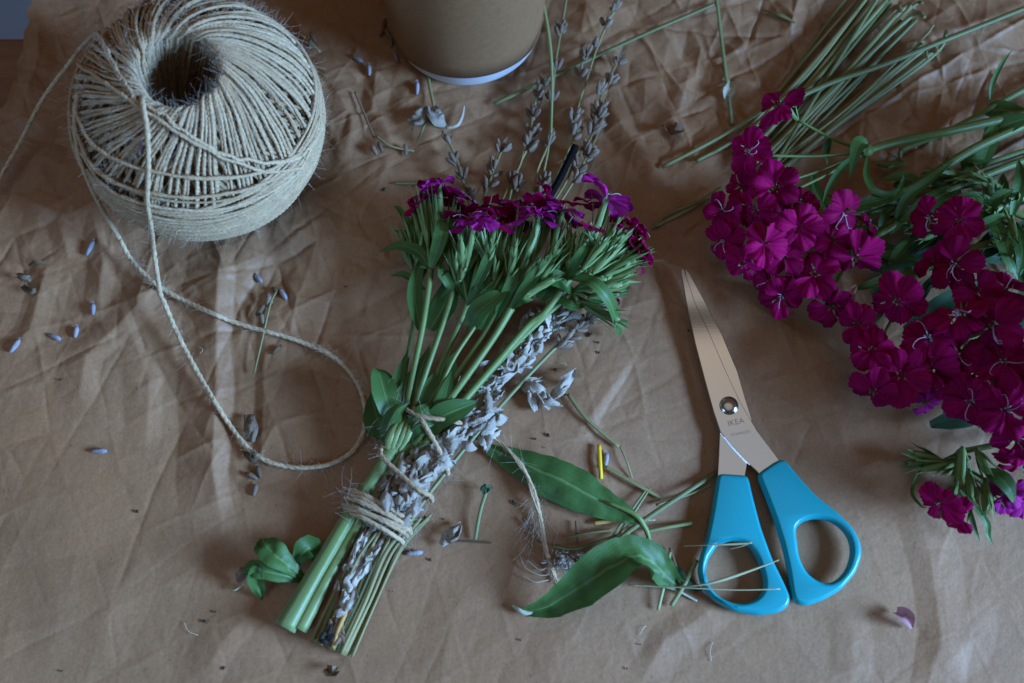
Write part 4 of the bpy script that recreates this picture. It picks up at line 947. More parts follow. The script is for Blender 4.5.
for k, (px, py, z, R, tx, ty, tz, m_) in enumerate([(420, 204, 0.028, 15, -0.5, 1, 0.35, 'petal'), (438, 191, 0.030, 16, 0, 1, 0.15, 'petal_violet'), (454, 198, 0.026, 15, 0.3, 1, 0.2, 'petal_violet'),
        (470, 221, 0.040, 16, -0.2, 1, 0.42, 'petal_violet'), (484, 219, 0.042, 14, 0.2, 0.7, 0.8, 'petal_violet'), (500, 206, 0.030, 14, 0, 0.7, 0.8, 'petal'), (516, 208, 0.032, 15, 0.2, 1, 0.25, 'petal_violet'),
        (533, 216, 0.044, 18, -0.2, 1, 0.40, 'petal_violet'), (552, 202, 0.034, 15, 0, 1, 0.2, 'petal'), (565, 210, 0.042, 16, 0.2, 1, 0.35, 'petal_violet'), (588, 205, 0.036, 14, 0.2, 1, 0.2, 'petal'),
        (620, 230, 0.030, 15, 0.6, 0.8, 0.1, 'petal'), (632, 246, 0.028, 16, 0.9, 0.5, 0.2, 'petal'), (636, 258, 0.024, 14, 1, 0.2, 0.2, 'petal')]):
    blossom(P(px, py, z), unit([tx, ty, tz+0.12]), R*0.00070, 0.9, 900+k, parent=bq, mt=m_)
# broad leaves round the tie and filling between the stems
for pts, w, kw in [
    ([(396, 425, 0.012), (386, 398, 0.020), (380, 376, 0.018), (376, 368, 0.014)], 0.0065, V(fold=0.3, roll=0.7)),
    ([(392, 440, 0.008), (378, 420, 0.010), (371, 392, 0.008)], 0.0075, V(fold=0.2)),
    ([(420, 438, 0.014), (440, 418, 0.022), (462, 408, 0.022), (478, 402, 0.018)], 0.0062, V(fold=0.25)),
    ([(422, 430, 0.012), (430, 400, 0.018), (446, 376, 0.018), (455, 352, 0.016)], 0.0070, V(fold=0.2)),
    ([(404, 425, 0.012), (410, 390, 0.016), (428, 352, 0.016)], 0.0055, V(fold=0.2)),
    ([(430, 330, 0.014), (446, 300, 0.016), (452, 270, 0.014)], 0.0065, V(fold=0.2)),
    ([(480, 330, 0.014), (500, 290, 0.018), (515, 262, 0.018)], 0.0070, V(fold=0.2)),
    ([(540, 300, 0.018), (560, 268, 0.022), (575, 244, 0.022)], 0.0070, V(fold=0.2)),
    ([(465, 300, 0.016), (470, 270, 0.018), (478, 245, 0.018)], 0.0060, V(fold=0.2))]:
    lb = MB(); lanceolate(lb, PL(pts), w, **kw); obj('leaf', lb, M['leaf'], bq)
# swollen node where the stems part
nb = MB()
tube(nb, PL([(390, 452, 0.012), (396, 442, 0.0135), (402, 431, 0.0145), (407, 420, 0.0145)]), [0.0036, 0.0050, 0.0054, 0.0030], n=14, k=14)
for dx, w_ in ((-7, 0.0020), (-2, 0.0017), (4, 0.0016), (9, 0.0018)):
    tube(nb, PL([(392+dx*0.6, 450, 0.0150), (396+dx, 440, 0.0192), (402+dx, 428, 0.0195), (409+dx*0.7, 416, 0.0165)]), [w_*0.6, w_, w_*0.9, 0.0004], n=12, k=8, flat=0.6)
obj('stem_node', nb, M['stem_thick'], bq)
for pts, w in [([(392, 446, 0.012), (388, 430, 0.018), (396, 412, 0.022), (410, 402, 0.022)], 0.0048), ([(408, 440, 0.013), (414, 424, 0.021), (424, 410, 0.023), (436, 402, 0.020)], 0.0045), ([(400, 448, 0.012), (410, 432, 0.020), (424, 424, 0.022), (440, 424, 0.018)], 0.0035)]:
    lb = MB(); lanceolate(lb, PL(pts), w, fold=-0.25, crinkle=0.001); obj('leaf', lb, M['leaf'], bq)

# silver sage
spine = [(352, 585), (366, 540), (388, 498), (416, 462), (446, 424), (476, 392), (508, 360), (534, 332), (566, 306)]
SG = ['sage_sprig']
sps = spline(np.array(spine, float), 200)
def sage(path, nl, spread, seed, lsz=(0.008, 0.015), z0=(0.004, 0.014), tw=1.0):
    g = np.random.default_rng(seed)
    b = MB(); tube(b, PL([(q[0], q[1], np.mean(z0)*0.7) for q in path]), 0.0012, n=40, k=7); st_ = obj('sage_stem', b, M['sage'], bq)
    lb = MB(); q = spline(np.array(path, float), 100); T = tangents(np.c_[q, np.zeros(100)])[:, :2]
    for k in range(nl):
        i_ = int(g.integers(0, 100)); side = g.choice([-1, 1]); nrm = np.array([-T[i_, 1], T[i_, 0]])*side
        c = q[i_]+nrm*abs(g.normal())*spread*0.55
        ln = g.uniform(*lsz)/0.0005; a = g.normal()*0.38*tw+0.30*side*tw
        d = T[i_]*math.cos(a)+np.array([-T[i_, 1], T[i_, 0]])*math.sin(a)
        z = g.uniform(*z0); w = g.uniform(0.0009, 0.0022)
        pts = np.array([P(*(c-d*ln*0.5), z), P(*(c-d*ln*0.15), z+0.003*g.random()), P(*(c+d*ln*0.2), z+0.003*g.random()), P(*(c+d*ln*0.5), max(0.001, z-0.004*g.random()))])
        up = unit(np.array([g.normal()*0.6, g.normal()*0.6, 1]))
        leaf(lb, pts, [w*0.5, w, w*1.05, w*0.8, w*0.25], up=up, fold=-0.1, curl=-0.55+0.3*g.normal(), n=12, m=7, crinkle=0.0030, roll=g.normal()*1.1)
    obj('sage_leaf_cluster', lb, M['sage'], st_)
sage(spine[1:6], 85, 15, 1)
sage(spine[2:5], 60, 18, 5, (0.007, 0.011), (0.008, 0.017))
sage(spine[4:9], 85, 12, 2)
sage([(340, 612), (350, 575), (364, 545), (380, 520)], 16, 6, 3, (0.009, 0.016), (0.005, 0.010), 0.4)
sage([(346, 604), (358, 574), (374, 548), (392, 526)], 20, 5, 6, (0.010, 0.017), (0.005, 0.010), 0.4)
sage([(398, 510), (424, 474), (455, 436), (486, 404)], 60, 11, 7, (0.009, 0.016), (0.012, 0.018), 0.9)
sage([(455, 440), (492, 395), (520, 360), (545, 335)], 36, 9, 4)
# cream velvety leaves in the fold above the tie
lb = MB(); g = np.random.default_rng(44)
for k in range(30):
    t_ = g.random(); cx = 392+62*t_+g.normal()*9; cy = 505-72*t_+g.normal()*9; a = g.normal()*0.7-0.9
    d = np.array([math.cos(a), math.sin(a)]); ln = g.uniform(7, 12)
    z = 0.010+0.009*g.random()
    leaf(lb, PL([(*(c_ for c_ in (cx-d[0]*ln, cy-d[1]*ln)), z), (cx, cy, z+0.0025), (cx+d[0]*ln, cy+d[1]*ln, z-0.001)]), [0.0010, 0.0023, 0.0027, 0.0026, 0.0019, 0.0004], fold=-0.10, curl=-0.22, n=14, m=7, crinkle=0.0009)
obj('sage_leaf_cluster', lb, M['sage'], bq)
# lavender: stalks at the cut end and flower spikes above the heads
g = np.random.default_rng(61)
ends = [(312, 640), (318, 644), (326, 646), (330, 650), (336, 651), (341, 654), (345, 655), (348, 656), (352, 657), (334, 640), (322, 632), (343, 640), (338, 628), (315, 642), (321, 645), (328, 648), (333, 650), (339, 653), (343, 655), (350, 654)]
tops = [(352, 560), (358, 558), (366, 556), (372, 556), (380, 554), (386, 552), (394, 548), (398, 546), (403, 544), (372, 548), (360, 548), (388, 540), (378, 535), (350, 565), (356, 562), (366, 560), (370, 552), (382, 556), (392, 552), (402, 548)]
for (a, c), (d, e) in zip(ends, tops):
    b = MB(); z = 0.002+0.006*g.random(); r = 0.0006+0.0005*g.random()
    tube(b, PL([(a, c, z), ((a+d)/2+g.normal()*2, (c+e)/2, z+0.001), (d, e, z+0.003), (d+(e-c)*-0.25, e-30, z+0.004)]), r, n=30, k=6, flat=0.6)
    obj('lavender_stalk', b, M['stalk_green' if g.random() < 0.3 else 'stalk'], bq)
b = MB()
for k in range(14): 
    tube(b, PL([(336+g.normal()*6, 628+g.normal()*14, 0.007), (339+g.normal()*5, 620+g.normal()*14, 0.009)]), [0.0006, 0.0016, 0.0006], n=6, k=6)
obj('dried_floret', b, M['husk'], bq)
b = MB(); tube(b, PL([(333, 648, 0.008), (338, 630, 0.009), (346, 612, 0.009), (352, 600, 0.008)]), [0.0009, 0.0012, 0.0008], n=14, k=6); obj('yellow_bract', b, M['ochre'], bq)
b = MB()
for k in range(6): tube(b, PL([(326+g.normal()*4, 640+g.normal()*5, 0.008), (329+g.normal()*4, 634+g.normal()*5, 0.009)]), [0.0006, 0.0017, 0.0006], n=6, k=6)
obj('dark_floret', b, M['crumb'], bq)

def bud(b, p, d, L=0.005, r=0.0013):
    d = unit(d); p = np.asarray(p)
    tube(b, [p-d*L*0.5, p-d*L*0.15, p+d*L*0.25, p+d*L*0.5], [r*0.5, r*0.95, r*1.05, r*0.45], n=8, k=8, ribs=6)

def lav_spike(path, whorls, parent, name='lavender_sprig', z=0.008, n_each=5, matb='lav', stemm='stalk', r=0.0007, label=None):
    b = MB(); sp = PL([(*q[:2], q[2] if len(q) > 2 else z) for q in path]); tube(b, sp, r, n=26, k=6)
    o = obj(name, b, M[stemm], parent)
    bb = MB(); g = np.random.default_rng(int(path[0][0]*7+path[0][1]))
    for (wx, wy, n) in whorls:
        c = P(wx, wy, z+0.001)
        i_ = np.argmin(np.linalg.norm(sp-c, axis=1)); i0 = max(0, i_-1); i1 = min(len(sp)-1, i_+1)
        ax = unit(sp[i1]-sp[i0])
        for k in range(n+2):
            q = unit(rng.normal(size=3)+[0, 0, 0.4]); q = q-ax*(q@ax); q = unit(q)
            d = unit(ax*1.0+q*0.75)
            bud(bb, c+q*0.0020+ax*g.normal()*0.0014+d*0.0012, d, 0.0046+0.0022*g.random(), 0.0010+0.0005*g.random())
        for k in range(2):
            q = unit(rng.normal(size=3)); leaf(bb, [c, c+q*0.002+ax*0.001, c+q*0.0035+ax*0.003], [0.0008, 0.0011, 0.0001], n=5, m=3)
    obj('lavender_bud', bb, M[matb], o)
    return o
B_ = bq
lav_spike([(508, 205), (516, 172), (527, 148), (532, 120), (538, 92), (546, 78)], [(528, 147, 5), (531, 133, 6), (534, 115, 6), (539, 95, 5), (544, 82, 3)], B_)
lav_spike([(530, 205), (537, 172), (546, 150), (550, 140), (553, 128)], [(549, 143, 5), (545, 181, 6), (541, 192, 4)], B_)
lav_spike([(545, 215), (566, 182), (578, 152), (590, 140), (597, 112), (604, 88), (612, 72), (622, 52)], [(576, 178, 6), (590, 153, 6), (592, 131, 6), (598, 110, 5), (600, 91, 4), (611, 80, 4), (619, 60, 2)], B_)
lav_spike([(540, 210), (560, 170), (574, 135), (578, 108), (588, 75), (598, 45), (608, 22), (616, 8)], [(574, 130, 6), (573, 118, 4), (582, 72, 4), (587, 55, 4), (596, 44, 2), (606, 25, 2), (614, 10, 2)], B_)
lav_spike([(480, 208), (488, 186), (497, 162), (505, 142)], [(488, 186, 4), (494, 170, 4), (503, 147, 3)], B_)
lav_spike([(536, 205), (548, 150), (552, 100), (556, 60), (562, 25), (566, 0), (568, -20)], [(552, 100, 3), (556, 70, 4), (561, 32, 4)], B_)
lav_spike([(470, 205), (462, 178), (456, 158), (447, 138)], [(455, 160, 1), (448, 140, 1), (462, 178, 1), (470, 195, 3)], B_)
lav_spike([(552, 215), (572, 184), (585, 160), (600, 128), (606, 100)], [(596, 128, 4), (586, 150, 4), (577, 170, 4), (598, 118, 3)], B_)
lav_spike([(500, 205), (512, 180), (520, 165), (524, 150)], [(513, 180, 4), (519, 185, 3)], B_)
lav_spike([(395, 545, 0.006), (432, 490, 0.010), (490, 418, 0.006), (545, 358, 0.005), (575, 330, 0.005), (604, 305, 0.006)], [(560, 345, 3), (570, 336, 3), (580, 325, 4), (590, 316, 5), (600, 306, 6), (604, 300, 5)], B_, z=0.006, stemm='stalk_green', r=0.0010)
b = MB(); pA, pB = P(560, 178, 0.012), P(576, 145, 0.010)
pts = np.array([P(545, 205, 0.012), pA, pB]); tube(b, pts, 0.0019, n=8, k=4, flat=0.4); obj('black_stick', b, M['black'], bq, False)
# the binding
def wrap(pts, r=0.00115, dens=900): twine_run('binding_twine', PL(pts), r, bq, dens)
for k, (a, c, d, e) in enumerate([(352, 490, 409, 519), (347, 497, 409, 526), (345, 504, 406, 533), (349, 512, 402, 540), (350, 493, 404, 523), (347, 508, 410, 530)]):
    ux, uy = d-a, e-c
    q = lambda t, z, o=0.0: (a+ux*t, c+uy*t+o, z)
    wrap([q(0.02, 0.004, 4), q(-0.02, 0.009, 1), q(0.06, 0.0135), q(0.22, 0.0165, -1.5), q(0.45, 0.0172, -1.5), q(0.68, 0.0168, -1), q(0.86, 0.0145), q(0.99, 0.010, 1), q(1.01, 0.005, 4)], 0.00108, 900)
wrap([(394, 420, 0.006), (384, 444, 0.012), (381, 455, 0.018), (398, 472, 0.0205), (418, 489, 0.021), (430, 496, 0.016), (432, 501, 0.008)])
wrap([(392, 418, 0.010), (402, 408, 0.018), (420, 416, 0.022), (446, 420, 0.022), (464, 424, 0.015), (468, 428, 0.008)])
wrap([(414, 408, 0.017), (424, 424, 0.022), (438, 448, 0.021), (446, 466, 0.016), (448, 474, 0.008)])
wrap([(404, 402, 0.010), (394, 424, 0.014), (385, 440, 0.012), (378, 456, 0.006)], 0.0010, 1400)
h = MB()
for cx, cy, n, sx, sy, z in [(352, 500, 60, 9, 9, 0.012), (404, 530, 70, 9, 7, 0.010), (385, 440, 45, 7, 14, 0.014), (398, 405, 40, 8, 5, 0.016), (446, 472, 25, 5, 5, 0.012), (415, 505, 30, 8, 10, 0.012)]:
    for _ in range(n):
        hair_arr(h, [P(cx+rng.normal()*sx, cy+rng.normal()*sy, z+rng.normal()*0.003)], [unit(rng.normal(size=3))], [rng.uniform(0.004, 0.012)], 0.00006)
tag(obj('twine_fuzz', h, M['fuzz'], bq), kind='stuff')

# ------------------------------------------------------------------ loose scrap of twine over the leaf
tp = PL([(494, 438, 0.004), (508, 450, 0.005), (522, 466, 0.007), (534, 492, 0.0055), (541, 520, 0.003), (546, 548, 0.003), (554, 574, 0.002), (558, 582, 0.002)])
b = MB(); tube(b, tp, [0.0007, 0.0008, 0.0009, 0.0009, 0.0008, 0.0006], n=260, k=8, twist=900, lobe=0.12)
for q_ in range(4):
    off = rng.normal(size=(len(tp), 3))*[0.0009, 0.0009, 0.0004]
    tube(b, tp+off, [0.0003, 0.0004, 0.0005, 0.0003], n=120, k=6)
o = tag(obj('twine_scrap', b, M['twine']), 'short frayed scrap of twine lying across the green leaf', 'twine')
WL[o.name] = np.array(o.location)
h = MB(); fuzz_on(h, tp, 1500, (0.004, 0.014))
for _ in range(40): hair_arr(h, [P(536+rng.normal()*4, 500+rng.normal()*14, 0.003)], [unit([rng.normal()*0.3-0.15, -1, 0.1])], [rng.uniform(0.008, 0.018)], 0.00006)
tag(obj('fibre', h, M['fuzz'], o), kind='stuff')

# ------------------------------------------------------------------ dry stalks, top right
g = np.random.default_rng(91)
def stalk(name, pts, r, label, cat='stalk', group=None, m='stalk', flat=0.7, k=6, n=30):
    b = MB(); tube(b, PL(pts), r, n=n, k=k, flat=flat)
    o = obj(name, b, M[m]); return tag(o, label, cat, group)
A_ = [(690, 168), (700, 172), (712, 160), (740, 150), (735, 170), (760, 160), (770, 168), (720, 182), (748, 178)]
for k in range(30):
    t_ = (k+0.5)/30
    ax, ay = 735+45*t_+g.normal()*6, 148+28*t_+g.normal()*7
    bx, by = 868+62*t_+g.normal()*5, -22+75*t_+g.normal()*8
    if k in (3, 12): by -= 25; bx += 10
    z = 0.003+0.012*(1-abs(2*t_-1))*g.random()+0.0015*(k % 3)
    mx, my = (ax+bx)/2+g.normal()*2.5, (ay+by)/2+g.normal()*2.5
    pts = [(ax, ay, z), (mx, my, z+0.001), (bx, by, z)]
    if g.random() < 0.35: pts.append((bx+12+6*g.random(), by-6+10*g.normal(), z+0.003))
    stalk('dry_stalk', pts, 0.0008+0.0007*g.random(), 'thin dry grey-green stalk in the loose bundle beside the flower heap', 'stalk', 'dry stalks bundled at the top right', 'stalk' if g.random() < 0.55 else 'stalk_green')
stalk('dry_stalk', [(655, 226, 0.002), (690, 208, 0.003), (722, 188, 0.005)], 0.0014, 'dry stalk sticking out left of the magenta blooms, below the bundle', m='stalk')
stalk('dry_stalk', [(652, 228, 0.002), (668, 214, 0.003), (705, 199, 0.005)], 0.0009, 'thin dry stalk crossing the end of the stalk nearest the bouquet', m='stalk')
stalk('dry_stalk', [(662, 167, 0.002), (705, 145, 0.003), (745, 122, 0.005), (800, 82, 0.008), (850, 20, 0.01), (880, -20, 0.01)], 0.0012, 'dry stalk along the left edge of the bundle, its lower end on bare paper', m='stalk_green')
stalk('dry_stalk', [(696, 161, 0.002), (728, 144, 0.003), (760, 122, 0.006), (850, 75, 0.012)], 0.0012, 'short dry stalk end just left of the upper magenta bloom', m='stalk_green')
stalk('long_stalk', [(775, 108, 0.016), (830, 83, 0.017), (880, 66, 0.014), (940, 42, 0.010), (1040, 2, 0.006)], [0.0017, 0.0016, 0.0014], 'long pale stalk lying over the bundle and running off to the top right corner', m='stalk_green')
stalk('green_stalk', [(494, 104, 0.003), (560, 73, 0.004), (640, 36, 0.004), (716, 3, 0.004)], [0.0013, 0.0012, 0.0011], 'pale green flattened stalk running diagonally to the right of the brown tub', m='stalk_green', flat=0.5)
stalk('green_stalk', [(716, -6, 0.003), (724, 60, 0.003), (732, 124, 0.002)], [0.0010, 0.0011, 0.0011], 'straight green stalk standing upright in the photo above the magenta blooms', m='stalk_green', flat=0.6)
stalk('green_stalk', [(538, -20, 0.020), (548, 30, 0.020), (552, 75, 0.018), (551, 136, 0.013)], [0.0010, 0.0010, 0.0007], 'pale green stalk in front of the brown tub, pointing down to the lavender', m='stalk_green', flat=0.6)

# ------------------------------------------------------------------ loose leaves
def thing_leaf(name, pts, w, label, mt='leaf', petiole=None, pm='paleplant', pr=0.0012, **kw):
    b = MB(); leaf(b, PL(pts), w, **kw); o = obj(name, b, M[mt]); tag(o, label, 'leaf')
    if petiole:
        q = MB(); tube(q, PL(petiole), pr, n=14, k=7); obj('petiole', q, M[pm], o)
    return o
thing_leaf('loose_leaf', [(489, 449, 0.003), (512, 458, 0.005), (545, 473, 0.008), (575, 487, 0.009), (604, 503, 0.008), (628, 515, 0.007), (640, 522, 0.007)],
    [0.0028, 0.0060, 0.0098, 0.0102, 0.0074, 0.0040, 0.0013], 'long green leaf lying flat under the twine scrap, midrib showing', petiole=[(604, 501, 0.009), (634, 514, 0.0085), (644, 526, 0.006), (648, 535, 0.004), (651, 549, 0.003)], pm='stem', pr=[0.0006, 0.0014, 0.0013, 0.0008], fold=-0.12, curl=-0.22, n=34, m=13, crinkle=0.0016)
thing_leaf('loose_leaf', [(524, 612, 0.003), (552, 604, 0.008), (582, 586, 0.014), (612, 566, 0.020), (634, 556, 0.021), (652, 562, 0.014), (664, 574, 0.007), (684, 588, 0.002)],
    [0.0020, 0.0058, 0.0092, 0.0105, 0.0092, 0.0078, 0.0062, 0.0020], 'green leaf arching up beside the scissor handle with a white base', petiole=[(513, 605, 0.002), (519, 609, 0.003), (526, 613, 0.003), (545, 612, 0.004)], pr=[0.0008, 0.0014, 0.0013, 0.0003], fold=0.05, curl=0.35, n=40, m=13, crinkle=0.002, roll=[0.5, 0.35, 0.1, -0.2, -0.6, -0.2, 0.0, 0.2])
b = MB()
leaf(b, PL([(304, 579, 0.004), (291, 568, 0.010), (276, 556, 0.015), (265, 545, 0.013), (262, 539, 0.009)]), [0.0012, 0.0036, 0.0064, 0.0056, 0.0005], fold=0.15, n=26, m=11, crinkle=0.0016, roll=[0.5, 0.3, 0.0])
leaf(b, PL([(304, 580, 0.003), (284, 576, 0.009), (262, 570, 0.013), (250, 568, 0.010), (243, 572, 0.005)]), [0.0010, 0.0030, 0.0042, 0.0034, 0.0006], fold=0.2, n=22, m=9, crinkle=0.0016, roll=[-0.5, -0.2, 0.3])
leaf(b, PL([(258, 566, 0.014), (256, 578, 0.010), (259, 590, 0.005), (262, 600, 0.001)]), [0.0020, 0.0042, 0.0030, 0.0002], fold=0.35, n=16, m=9, crinkle=0.0014)
tag(obj('curled_leaf', b, M['leaf']), 'curled bright green leaf left of the cut bouquet stems', 'leaf')
b = MB(); leaf(b, PL([(294, 566, 0.006), (302, 554, 0.010), (310, 548, 0.010), (316, 558, 0.004)]), [0.001, 0.0045, 0.006, 0.001], fold=0.3, n=14, m=7, crinkle=0.002)
tag(obj('curled_leaf', b, M['leaf']), 'small folded green leaf tucked against the pale cut stem', 'leaf')
b = MB(); leaf(b, PL([(244, 568, 0.002), (240, 576, 0.004), (237, 582, 0.002)]), [0.001, 0.003, 0.0006], n=8, m=5, crinkle=0.002); tag(obj('dried_bit', b, M['lav']), 'shrivelled grey bit touching the curled green leaf', 'dried leaf')
b = MB(); tube(b, PL([(229, 588, 0.0015), (235, 590, 0.003), (243, 584, 0.003)]), 0.0005, n=10, k=5); tag(obj('dried_bit', b, M['straw']), 'thin pale straw hook left of the curled green leaf', 'straw')
# silver leaf pieces
def silver(name, cx, cy, spec, label, seed):
    b = MB(); g = np.random.default_rng(seed)
    for (x0, y0, x1, y1, w, z) in spec:
        leaf(b, PL([(x0, y0, 0.003), ((x0+x1)/2+g.normal()*2, (y0+y1)/2+g.normal()*2, z), (x1, y1, 0.002)]), [w*0.5, w, w*1.1, w*0.9, w*0.3], curl=-0.4, n=16, m=9, crinkle=0.0028, roll=g.normal()*0.4)
    return tag(obj(name, b, M['sage']), label, 'leaf')
silver('silver_leaf', 545, 395, [(520, 382, 552, 400, 0.0035, 0.007), (528, 385, 536, 411, 0.0028, 0.007), (540, 386, 549, 409, 0.0026, 0.007), (552, 398, 576, 368, 0.0028, 0.008), (535, 392, 562, 405, 0.0026, 0.008), (524, 388, 528, 402, 0.0022, 0.006), (518, 386, 545, 380, 0.0022, 0.006), (556, 390, 570, 382, 0.0020, 0.008)], 'crinkled silver-grey leaf lobe lying right of the bouquet', 4)
silver('silver_leaf', 490, 430, [(478, 440, 502, 412, 0.0035, 0.008), (482, 446, 500, 432, 0.0030, 0.007), (492, 414, 507, 420, 0.0026, 0.008), (480, 430, 486, 452, 0.0026, 0.006)], 'curled silver-grey leaf at the tip of the long green leaf', 8)
silver('silver_leaf', 450, 535, [(441, 545, 460, 523, 0.0026, 0.005), (445, 543, 461, 527, 0.0020, 0.006)], 'small rolled silver-grey scrap right of the twine binding', 9)
silver('dried_leaf', 432, 116, [(409, 122, 428, 107, 0.0035, 0.006), (430, 106, 444, 124, 0.0040, 0.007), (432, 110, 446, 127, 0.0030, 0.005)], 'shrivelled grey leaf on the paper below the white rim of the tub', 12)
b = MB(); tube(b, PL([(446, 128, 0.003), (457, 125, 0.004), (462, 116, 0.004), (464, 106, 0.003)]), [0.0007, 0.0011, 0.0009, 0.0005], n=14, k=7); tag(obj('dried_bit', b, M['sage']), 'pale curved hook of dried leaf right of the shrivelled grey leaf', 'dried leaf')
stalk('dried_stalk', [(427, 66, 0.002), (430, 88, 0.003), (434, 106, 0.003)], 0.0009, 'thin dark stalk between the tub and the shrivelled grey leaf', m='stalk')
stalk('dried_stalk', [(418, 142, 0.002), (424, 126, 0.003), (430, 116, 0.004)], 0.0006, 'short dark stalk under the shrivelled grey leaf', m='stalk')
# clippings between bouquet and scissors
CG = None
for nm, pts, r, m_, lab in [
 ('twig', [(568, 394, 0.002), (586, 418, 0.002), (619, 447, 0.002)], 0.0010, 'stalk', 'olive twig slanting above the yellow sliver, right of the silver leaf'),
 ('twig', [(620, 446, 0.002), (627, 462, 0.003), (632, 478, 0.001)], 0.0005, 'stalk', 'hair-thin twig at the lower end of the olive twig'),
 ('clipped_stalk', [(605, 467, 0.002), (632, 482, 0.003), (663, 499, 0.002)], 0.0010, 'stalk', 'straight clipped stalk just right of the yellow sliver'),
 ('clipped_stalk', [(578, 574, 0.002), (606, 549, 0.004), (640, 523, 0.006), (680, 496, 0.005), (716, 473, 0.003)], 0.0013, 'stalk_green', 'long pale clipped stalk reaching to the left scissor handle'),
 ('clipped_stalk', [(611, 538, 0.003), (628, 515, 0.005), (648, 487, 0.002)], 0.0006, 'stalk_green', 'thin clipped stalk crossing under the long leaf tip, left one of a pair'),
 ('clipped_stalk', [(615, 539, 0.003), (633, 514, 0.005), (650, 488, 0.002)], 0.0006, 'stalk_green', 'thin clipped stalk crossing under the long leaf tip, right one of a pair'),
 ('clipped_stalk', [(594, 523, 0.002), (628, 519, 0.002)], 0.0012, 'ochre', 'orange-tan clipped sliver between the two green leaves'),
 ('clipped_stalk', [(628, 520, 0.003), (655, 520, 0.002)], 0.0004, 'straw', 'hair-thin straw beyond the orange-tan sliver'),
 ('clipped_stalk', [(648, 531, 0.003), (668, 527, 0.003), (692, 523, 0.002)], 0.0011, 'stalk_green', 'short pale clipped stalk right of the long leaf stem'),
 ('clipped_stalk', [(566, 538, 0.002), (588, 533, 0.003), (612, 530, 0.003)], 0.0008, 'stalk', 'grey clipped stalk above the tuft, pointing at the long leaf'),
 ('clipped_stalk', [(552, 546, 0.003), (575, 549, 0.003), (600, 541, 0.003), (622, 534, 0.003)], 0.0008, 'stalk_green', 'bent pale clipped stalk passing over the grey tuft'),
 ('clipped_stalk', [(576, 521, 0.002), (578, 544, 0.002)], 0.0007, 'husk', 'short dark clipped stalk above the grey tuft'),
 ('clipped_stalk', [(523, 518, 0.002), (539, 541, 0.002)], 0.0006, 'husk', 'short dark twig left of the twine scrap'),
 ('clipped_stalk', [(670, 552, 0.003), (666, 576, 0.004), (658, 610, 0.002)], 0.0009, 'stalk_green', 'upright clipped stalk left of the scissor handle loop'),
 ('clipped_stalk', [(670, 548, 0.002), (675, 564, 0.003), (682, 580, 0.002)], 0.0008, 'husk', 'dark twig leaning on the upright clipped stalk'),
 ('clipped_stalk', [(697, 560, 0.004), (684, 585, 0.004), (671, 606, 0.002)], 0.0012, 'stalk_green', 'broad pale clipped stalk leaning towards the scissor handle loop'),
 ('clipped_stalk', [(673, 588, 0.003), (697, 601, 0.001)], 0.0006, 'paleplant', 'white clipped sliver left of the scissor handle loop'),
 ('clipped_stalk', [(656, 505, 0.002), (690, 494, 0.002), (712, 484, 0.002)], 0.0007, 'stalk', 'faint dry stalk beside the neck of the left scissor handle'),
 ('clipped_stalk', [(486, 492, 0.004), (480, 512, 0.004), (475, 540, 0.002)], 0.0010, 'stalk_green', 'pale hollow clipped stalk with a green top left of the twine scrap'),
 ('clipped_stalk', [(455, 541, 0.001), (475, 542, 0.001), (492, 543, 0.001)], 0.0005, 'husk', 'thin dark twig at the foot of the hollow stalk'),
 ('clipped_stalk', [(395, 183, 0.002), (418, 183, 0.002), (444, 180, 0.002)], 0.0009, 'stalk', 'olive stalk lying level just above the leftmost bouquet bloom'),
 ('clipped_stalk', [(764, 10, 0.002), (780, 15, 0.003), (796, 23, 0.001)], [0.0006, 0.0017, 0.0005], 'stalk', 'flat olive leaf sliver on the paper near the top edge'),
 ('dried_stalk', [(355, 92, 0.002), (366, 118, 0.002), (375, 140, 0.002)], 0.0006, 'husk', 'thin brown stalk leading down to two lavender buds'),
 ]:
    stalk(nm, pts, r, lab, 'clipping' if 'clip' in nm else 'twig', None, m_, flat=0.6, n=20)
b = MB(); leaf(b, PL([(485, 494, 0.004), (483, 489, 0.005), (485, 484, 0.005)]), [0.0008, 0.0016, 0.0005], n=10, m=7, crinkle=0.0015); leaf(b, PL([(485, 493, 0.004), (489, 488, 0.005), (492, 489, 0.003)]), [0.0006, 0.0014, 0.0004], n=10, m=7, crinkle=0.0015, roll=0.6)
tag(obj('leaf_bit', b, M['leaf_dark']), 'tiny curled green leaf at the top of the hollow stalk', 'leaf')
b = MB(); leaf(b, PL([(672, 560, 0.002), (680, 575, 0.004), (690, 586, 0.003), (704, 590, 0.002)]), [0.0008, 0.0028, 0.003, 0.0006], n=12, m=7, crinkle=0.002); tag(obj('leaf_bit', b, M['leaf_dark']), 'dark green leaf shred between the clippings and the scissor loop', 'leaf')
b = MB(); box_c = PL([(599, 445, 0.002), (600, 461, 0.003), (601, 479, 0.002)]); tube(b, box_c, 0.0010, n=10, k=8); tag(obj('yellow_sliver', b, M['yellow']), 'bright yellow sliver of stalk above the long green leaf', 'clipping')
